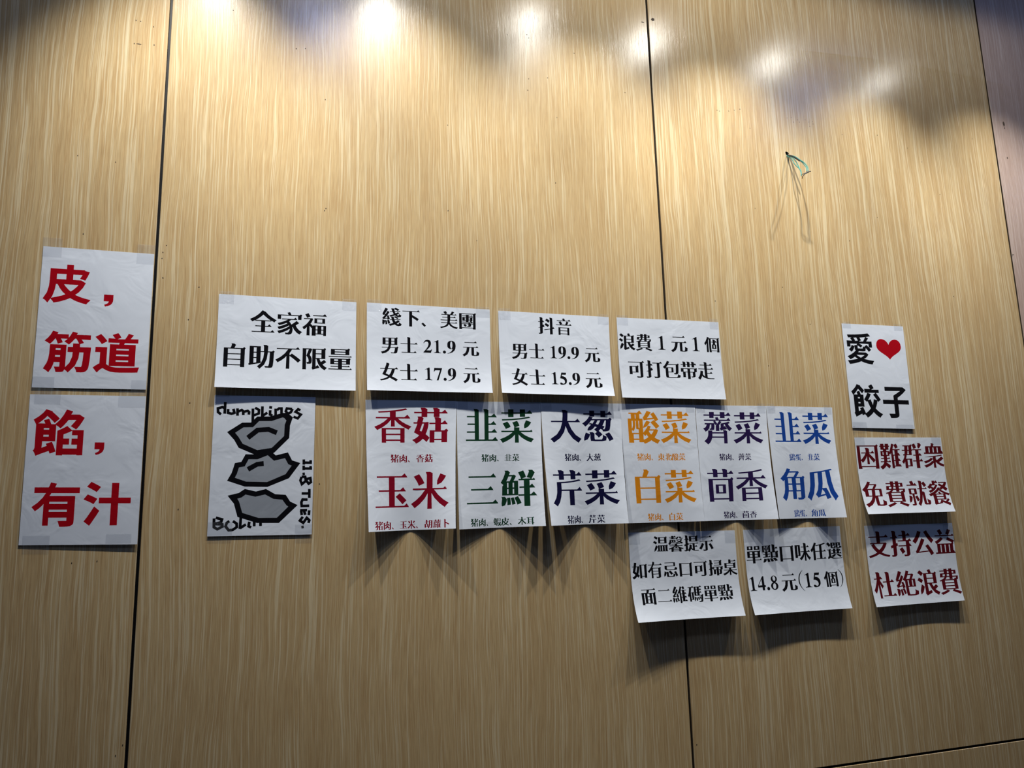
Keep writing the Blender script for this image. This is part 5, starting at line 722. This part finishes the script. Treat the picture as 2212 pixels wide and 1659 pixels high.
SHEETS = [
    {'geo': (210, 297, [(-0.5, -0.57), (-0.2898, -0.5692), (-0.2898, -0.2729), (-0.4986, -0.2724)], 0.0012, 0.0008, 0.0008, 'flat'), 'ink': 'red', 'label': 'white sheet with large red characters 皮，筋道, upper of the two left of the first seam', 'group': 'white notices with red characters at the far left', 'tape': [(-2.0, -19.7, 34.3, 22.0), (176.3, -20.1, 210.6, 24.4), (-1.3, 274.6, 39.2, 310.5), (181.2, 277.5, 211.9, 308.1)], 'text': [('h皮', 6.2, 76.9, 94.4, 76.9), ('h，', 118.8, 109.5, 136.8, 109.5), ('h筋道', 16.0, 220.9, 194.3, 220.9)], 'cell': 9},
    {'geo': (210, 297, [(-0.5007, -0.2586), (-0.2892, -0.259), (-0.2884, 0.0431), (-0.4978, 0.0378)], 0.001, 0.0008, 0.003, 'flat'), 'ink': 'red', 'label': 'white sheet with large red characters 餡，有汁, lower of the two left of the first seam', 'group': 'white notices with red characters at the far left', 'tape': [(8.2, -9.2, 54.1, 20.1), (158.9, -9.5, 209.1, 24.1), (5.9, 279.0, 52.8, 313.4), (152.0, 277.0, 198.4, 309.6)], 'text': [('h餡', 9.6, 76.8, 99.8, 76.8), ('h，', 120.9, 108.3, 138.4, 108.3), ('h有汁', 17.0, 218.0, 193.2, 218.0)], 'cell': 9},
    {'geo': (297, 210, [(-0.156, -0.4888), (0.1392, -0.4872), (0.1391, -0.2791), (-0.1564, -0.28)], 0.0012, 0.0115, 0.0105, 'full'), 'ink': 'black', 'label': 'landscape white sheet reading 全家福 自助不限量 in black, above the dumpling drawing', 'group': 'white notices with black characters', 'tape': [(0.4, -7.1, 31.2, 21.6), (265.2, -6.6, 296.9, 21.7)], 'text': [('全家福', 65.9, 58.9, 231.4, 58.9), ('自助不限量', 14.8, 137.6, 288.3, 137.6)], 'cell': 6},
    {'geo': (210, 297, [(-0.1558, -0.2645), (0.0527, -0.2639), (0.0506, 0.0342), (-0.1584, 0.0318)], 0.0012, 0.001, 0.001, 'flat'), 'ink': 'black', 'label': 'white sheet with drawing of three grey dumplings and angular handwritten letters', 'group': 'notices taped to the wall', 'tape': [(3, -8, 30, 4), (180, -8, 208, 4), (0.1, 268.0, 48.3, 310.5), (175.0, 275.6, 211.1, 314.1)], 'text': [], 'cell': 9, 'shapes': DUMP_SHAPES, 'cat': 'drawing'},
    {'geo': (297, 210, [(0.1631, -0.4878), (0.4565, -0.4874), (0.4562, -0.2804), (0.164, -0.2808)], 0.0012, 0.0135, 0.0145, 'full'), 'ink': 'black', 'label': 'second sheet of the top row, landscape, reading 綫下、美團 with 21.9 and 17.9', 'group': 'white notices with black characters', 'tape': [(0.4, -8.5, 33.8, 21.1), (262.0, -5.8, 296.4, 21.5)], 'text': [('綫下、美團', 35.1, 31.8, 262.3, 31.8), ('男士', 32.3, 99.8, 118.8, 99.8), ('21.9', 132.4, 99.3, 210.6, 99.3), ('元', 227.0, 100.2, 268.5, 100.2), ('女士', 29.7, 165.4, 118.6, 165.4), ('17.9', 135.3, 166.7, 210.1, 166.7), ('元', 226.4, 166.1, 269.2, 166.1)], 'cell': 6},
    {'geo': (297, 210, [(0.4779, -0.486), (0.7693, -0.4852), (0.7679, -0.2794), (0.4787, -0.2811)], 0.0012, 0.0155, 0.018, 'full'), 'ink': 'black', 'label': 'third sheet of the top row, landscape, reading 抖音 with 19.9 and 15.9', 'group': 'white notices with black characters', 'tape': [(0.7, -7.1, 31.5, 23.3), (266.1, -6.8, 295.8, 21.2)], 'text': [('抖音', 103.6, 32.8, 193.2, 32.8), ('男士', 31.6, 100.7, 117.7, 100.7), ('19.9', 133.2, 100.2, 210.4, 100.2), ('元', 225.0, 101.8, 268.3, 101.8), ('女士', 28.1, 168.0, 116.5, 168.0), ('15.9', 132.4, 167.8, 209.0, 167.8), ('元', 222.3, 168.6, 268.2, 168.6)], 'cell': 6},
    {'geo': (210, 297, [(0.1617, -0.2607), (0.372, -0.2616), (0.3592, 0.0305), (0.1688, 0.0326)], 0.0012, 0.027, 0.034, 'arch'), 'ink': 'crimson', 'label': 'portrait white flavour sheet with crimson characters 香菇 and 玉米', 'group': 'flavour sheets in the middle row', 'tape': [(3, -7, 27, 20), (183, -7, 207, 20)], 'text': [('香菇', 18.7, 58.5, 191.6, 58.5), ('猪肉、香菇', 55.8, 135.2, 155.6, 135.2), ('玉米', 18.3, 209.2, 194.0, 209.2), ('猪肉、玉米、胡蘿卜', 16.3, 284.7, 195.2, 284.7)], 'cell': 6},
    {'geo': (210, 297, [(0.372, -0.261), (0.5796, -0.2627), (0.5706, 0.0308), (0.3716, 0.033)], 0.001, 0.014, 0.036, 'arch'), 'ink': 'green', 'label': 'portrait white flavour sheet with dark green characters 韭菜 and 三鮮', 'group': 'flavour sheets in the middle row', 'tape': [(3, -7, 27, 20), (183, -7, 207, 20)], 'text': [('韭菜', 21.2, 58.5, 191.4, 58.5), ('猪肉、韭菜', 59.2, 134.6, 154.2, 134.6), ('三鮮', 20.9, 208.2, 193.9, 208.2), ('猪肉、蝦皮、木耳', 29.9, 283.6, 184.9, 283.6)], 'cell': 6},
    {'geo': (210, 297, [(0.5794, -0.2619), (0.7909, -0.2632), (0.7806, 0.0304), (0.5839, 0.0308)], 0.0016, 0.036, 0.033, 'arch'), 'ink': 'navy', 'label': 'portrait white flavour sheet with near-black navy characters 大葱 and 芹菜', 'group': 'flavour sheets in the middle row', 'tape': [(3, -7, 27, 20), (183, -7, 207, 20)], 'text': [('大葱', 19.5, 58.0, 187.1, 58.0), ('猪肉、大葱', 55.0, 135.1, 151.7, 135.1), ('芹菜', 14.1, 208.9, 193.6, 208.9), ('猪肉、芹菜', 52.1, 284.6, 155.1, 284.6)], 'cell': 6},
    {'geo': (297, 210, [(0.7914, -0.4855), (1.0867, -0.4878), (1.0876, -0.2784), (0.7915, -0.2773)], 0.0012, 0.0105, 0.009, 'full'), 'ink': 'black', 'label': 'landscape white sheet reading 浪費1元1個 可打包带走, across the middle seam', 'group': 'white notices with black characters', 'tape': [(1.1, -6.9, 31.5, 20.6), (270.2, -9.0, 295.1, 20.4)], 'text': [('浪費', 2.9, 63.2, 96.4, 63.2), ('1', 113.7, 62.8, 134.1, 62.8), ('元', 150.3, 63.0, 198.9, 63.0), ('1', 213.5, 62.6, 234.5, 62.6), ('個', 249.4, 62.5, 294.8, 62.5), ('可打包带走', 24.9, 134.1, 271.2, 134.1)], 'cell': 6},
    {'geo': (210, 297, [(0.7881, -0.263), (0.9988, -0.263), (0.996, 0.0312), (0.7921, 0.0309)], 0.0022, 0.008, 0.014, 'arch'), 'ink': 'orange', 'label': 'portrait white flavour sheet with orange characters 酸菜 and 白菜', 'group': 'flavour sheets in the middle row', 'tape': [(3, -7, 27, 20), (183, -7, 207, 20)], 'text': [('酸菜', 18.5, 58.6, 193.2, 58.6), ('猪肉、東北酸菜', 37.8, 134.6, 173.0, 134.6), ('白菜', 26.9, 208.7, 194.6, 208.7), ('猪肉、白菜', 56.6, 283.9, 154.5, 283.9)], 'cell': 6},
    {'geo': (210, 297, [(1.0004, -0.2632), (1.2127, -0.2644), (1.1981, 0.0313), (0.9975, 0.0312)], 0.0016, 0.012, 0.034, 'arch'), 'ink': 'violet', 'label': 'portrait white flavour sheet with dark violet characters 薺菜 and 茴香', 'group': 'flavour sheets in the middle row', 'tape': [(3, -7, 27, 20), (183, -7, 207, 20)], 'text': [('薺菜', 18.6, 59.0, 194.7, 59.0), ('猪肉、薺菜', 61.4, 135.4, 155.8, 135.4), ('茴香', 20.8, 208.2, 193.9, 208.2), ('猪肉、茴香', 64.0, 283.3, 158.1, 283.3)], 'cell': 6},
    {'geo': (210, 297, [(1.212, -0.2643), (1.422, -0.2638), (1.4097, 0.0323), (1.217, 0.0317)], 0.0024, 0.01, 0.03, 'arch'), 'ink': 'blue', 'label': 'portrait white flavour sheet with blue characters 韭菜 and 角瓜, end of the row', 'group': 'flavour sheets in the middle row', 'tape': [(3, -7, 27, 20), (183, -7, 207, 20)], 'text': [('韭菜', 18.4, 58.4, 197.4, 58.4), ('鷄蛋、韭菜', 57.5, 136.1, 155.9, 136.1), ('角瓜', 20.5, 207.6, 197.2, 207.6), ('鷄蛋、角瓜', 55.1, 283.6, 155.3, 283.6)], 'cell': 6},
    {'geo': (210, 297, [(1.4833, -0.5045), (1.6976, -0.5062), (1.6939, -0.2069), (1.4831, -0.2087)], 0.0012, 0.001, 0.003, 'flat'), 'ink': 'black', 'label': 'portrait white sheet with black 愛, a red heart and 餃子', 'group': 'notices at the right end of the wall', 'tape': [(3, -6, 30, 14), (178, -6, 207, 14), (1.5, 292, 9, 317), (1.2, 281.0, 47.9, 310.5), (147.1, 285.6, 206.6, 309.5)], 'text': [('h愛', 8.2, 71.3, 97.2, 71.3), ('h餃子', 8.6, 220.0, 200.0, 220.0)], 'cell': 9, 'shapes': HEART_SHAPE},
    {'geo': (297, 210, [(1.4866, -0.1819), (1.7862, -0.1834), (1.7852, 0.0255), (1.4872, 0.0259)], 0.0012, 0.022, 0.02, 'full'), 'ink': 'maroon', 'label': 'landscape white sheet with maroon 困難群衆 免費就餐, under the heart sheet', 'group': 'notices at the right end of the wall', 'tape': [(1.0, -5.2, 32.0, 26.5), (262, -6, 294, 22)], 'text': [('困難群衆', 3.9, 52.3, 299.3, 52.3), ('免費就餐', 3.0, 156.9, 298.3, 156.9)], 'cell': 6},
    {'geo': (297, 210, [(1.4886, 0.0566), (1.7883, 0.0573), (1.7862, 0.266), (1.4883, 0.2666)], 0.0012, 0.0155, 0.0125, 'full'), 'ink': 'maroon', 'label': 'landscape white sheet with maroon 支持公益 杜絶浪費, lowest at the right end', 'group': 'notices at the right end of the wall', 'tape': [(1, -8, 32, 26), (264, -8, 296, 26)], 'text': [('支持公益', 5.4, 51.0, 298.6, 51.0), ('杜絶浪費', 6.9, 156.8, 296.7, 156.8)], 'cell': 6},
    {'geo': (297, 210, [(0.7938, 0.0535), (1.089, 0.0567), (1.0896, 0.2629), (0.7945, 0.2604)], 0.0012, 0.029, 0.02, 'full'), 'ink': 'black', 'label': 'curling white sheet starting 温馨提示, below the orange flavour sheet', 'group': 'white notices with black characters', 'tape': [(0.7, -5.3, 29.9, 29.0), (267.1, -8.3, 295.9, 32.1)], 'text': [('温馨提示', 64.9, 29.9, 232.7, 29.9), ('如有忌口可掃桌', 3.7, 91.9, 295.7, 91.9), ('面二維碼單點', 22.7, 153.1, 275.4, 153.1)], 'cell': 6},
    {'geo': (297, 210, [(1.1136, 0.0565), (1.4093, 0.055), (1.4109, 0.2644), (1.1148, 0.2636)], 0.0012, 0.0225, 0.0165, 'full'), 'ink': 'black', 'label': 'curling white sheet reading 單點口味任選 14.8元(15個), below the blue flavour sheet', 'group': 'white notices with black characters', 'tape': [(1.5, -6.8, 30.6, 31.9), (262, -7, 294, 25)], 'text': [('單點口味任選', 3.5, 62.9, 296.4, 62.9), ('14.8', 4.3, 136.0, 88.0, 136.0), ('元', 97.7, 136.1, 145.8, 136.1), ('(', 150.7, 134.8, 166.0, 134.8), ('15', 170.0, 134.8, 217.3, 134.8), ('個', 229.1, 134.9, 272.9, 134.9), (')', 275.5, 134.2, 289.1, 134.2)], 'cell': 6},
]
for spec in SHEETS:
    build_sheet(spec)

# ------------------------------------------------------------------ loose wires hanging out of the drilled hole
wb = empty('wire_bundle', (HOLE[0], 0, CAM_H - HOLE[1]))
tag(wb, 'loose teal and black wires poking out of a drilled hole', 'wires')


def wire(name, pts, r, mt, label=None):
    V, F = tube([(x, -z, CAM_H - y) for x, y, z in pts], r)
    o = mesh_obj(name, V, F, mt, wb, smooth=True, loc=tuple(V[0]))
    if label: o['label'] = label


WIRES = {'sheath': [[(1.3602, -1.0063, -0.006), (1.354, -0.9944, 0.0086), (1.3537, -0.985, 0.0213), (1.3567, -0.9725, 0.0334), (1.3599, -0.9596, 0.045)]], 'teal': [[(1.3608, -1.004, -0.006), (1.3639, -0.9939, 0.0089), (1.3666, -0.9832, 0.0219), (1.3708, -0.9685, 0.0341), (1.3698, -0.9573, 0.046), (1.3692, -0.9426, 0.0575), (1.3645, -0.9268, 0.0689), (1.3545, -0.9115, 0.08)], [(1.3607, -1.0033, -0.006), (1.3626, -0.9915, 0.0103), (1.3656, -0.9772, 0.0245), (1.3706, -0.962, 0.0379), (1.3688, -0.9457, 0.0509), (1.364, -0.93, 0.0636), (1.3536, -0.9125, 0.076)], [(1.3563, -1.0019, -0.006), (1.3523, -0.9916, 0.006), (1.3536, -0.9813, 0.0164), (1.3516, -0.9685, 0.0263), (1.3472, -0.955, 0.0358), (1.3479, -0.9415, 0.0451), (1.348, -0.9304, 0.0542), (1.3446, -0.916, 0.0632), (1.3376, -0.8992, 0.072)], [(1.3591, -1.0038, -0.006), (1.3616, -0.9914, 0.0072), (1.3618, -0.9789, 0.0186), (1.3597, -0.9649, 0.0295), (1.356, -0.9495, 0.0399), (1.3515, -0.9342, 0.0501), (1.3481, -0.9193, 0.0602), (1.3393, -0.904, 0.07)]], 'dark': [[(1.3397, -0.9041, 0.07), (1.3457, -0.906, 0.0752), (1.3541, -0.9093, 0.0797), (1.3611, -0.91, 0.084)], [(1.3413, -0.8924, 0.07), (1.3405, -0.8976, 0.0745), (1.3454, -0.9031, 0.0783), (1.3553, -0.9069, 0.082)]]}
for p in WIRES['sheath']: wire('cable_sheath', p, 0.0021, M_SHEATH, 'black cable sheath')
for p in WIRES['teal']: wire('wire', p, 0.0013, M_TEAL)
for p in WIRES['dark']: wire('wire_end', p, 0.0010, M_DARKWIRE, 'blackened wire end')
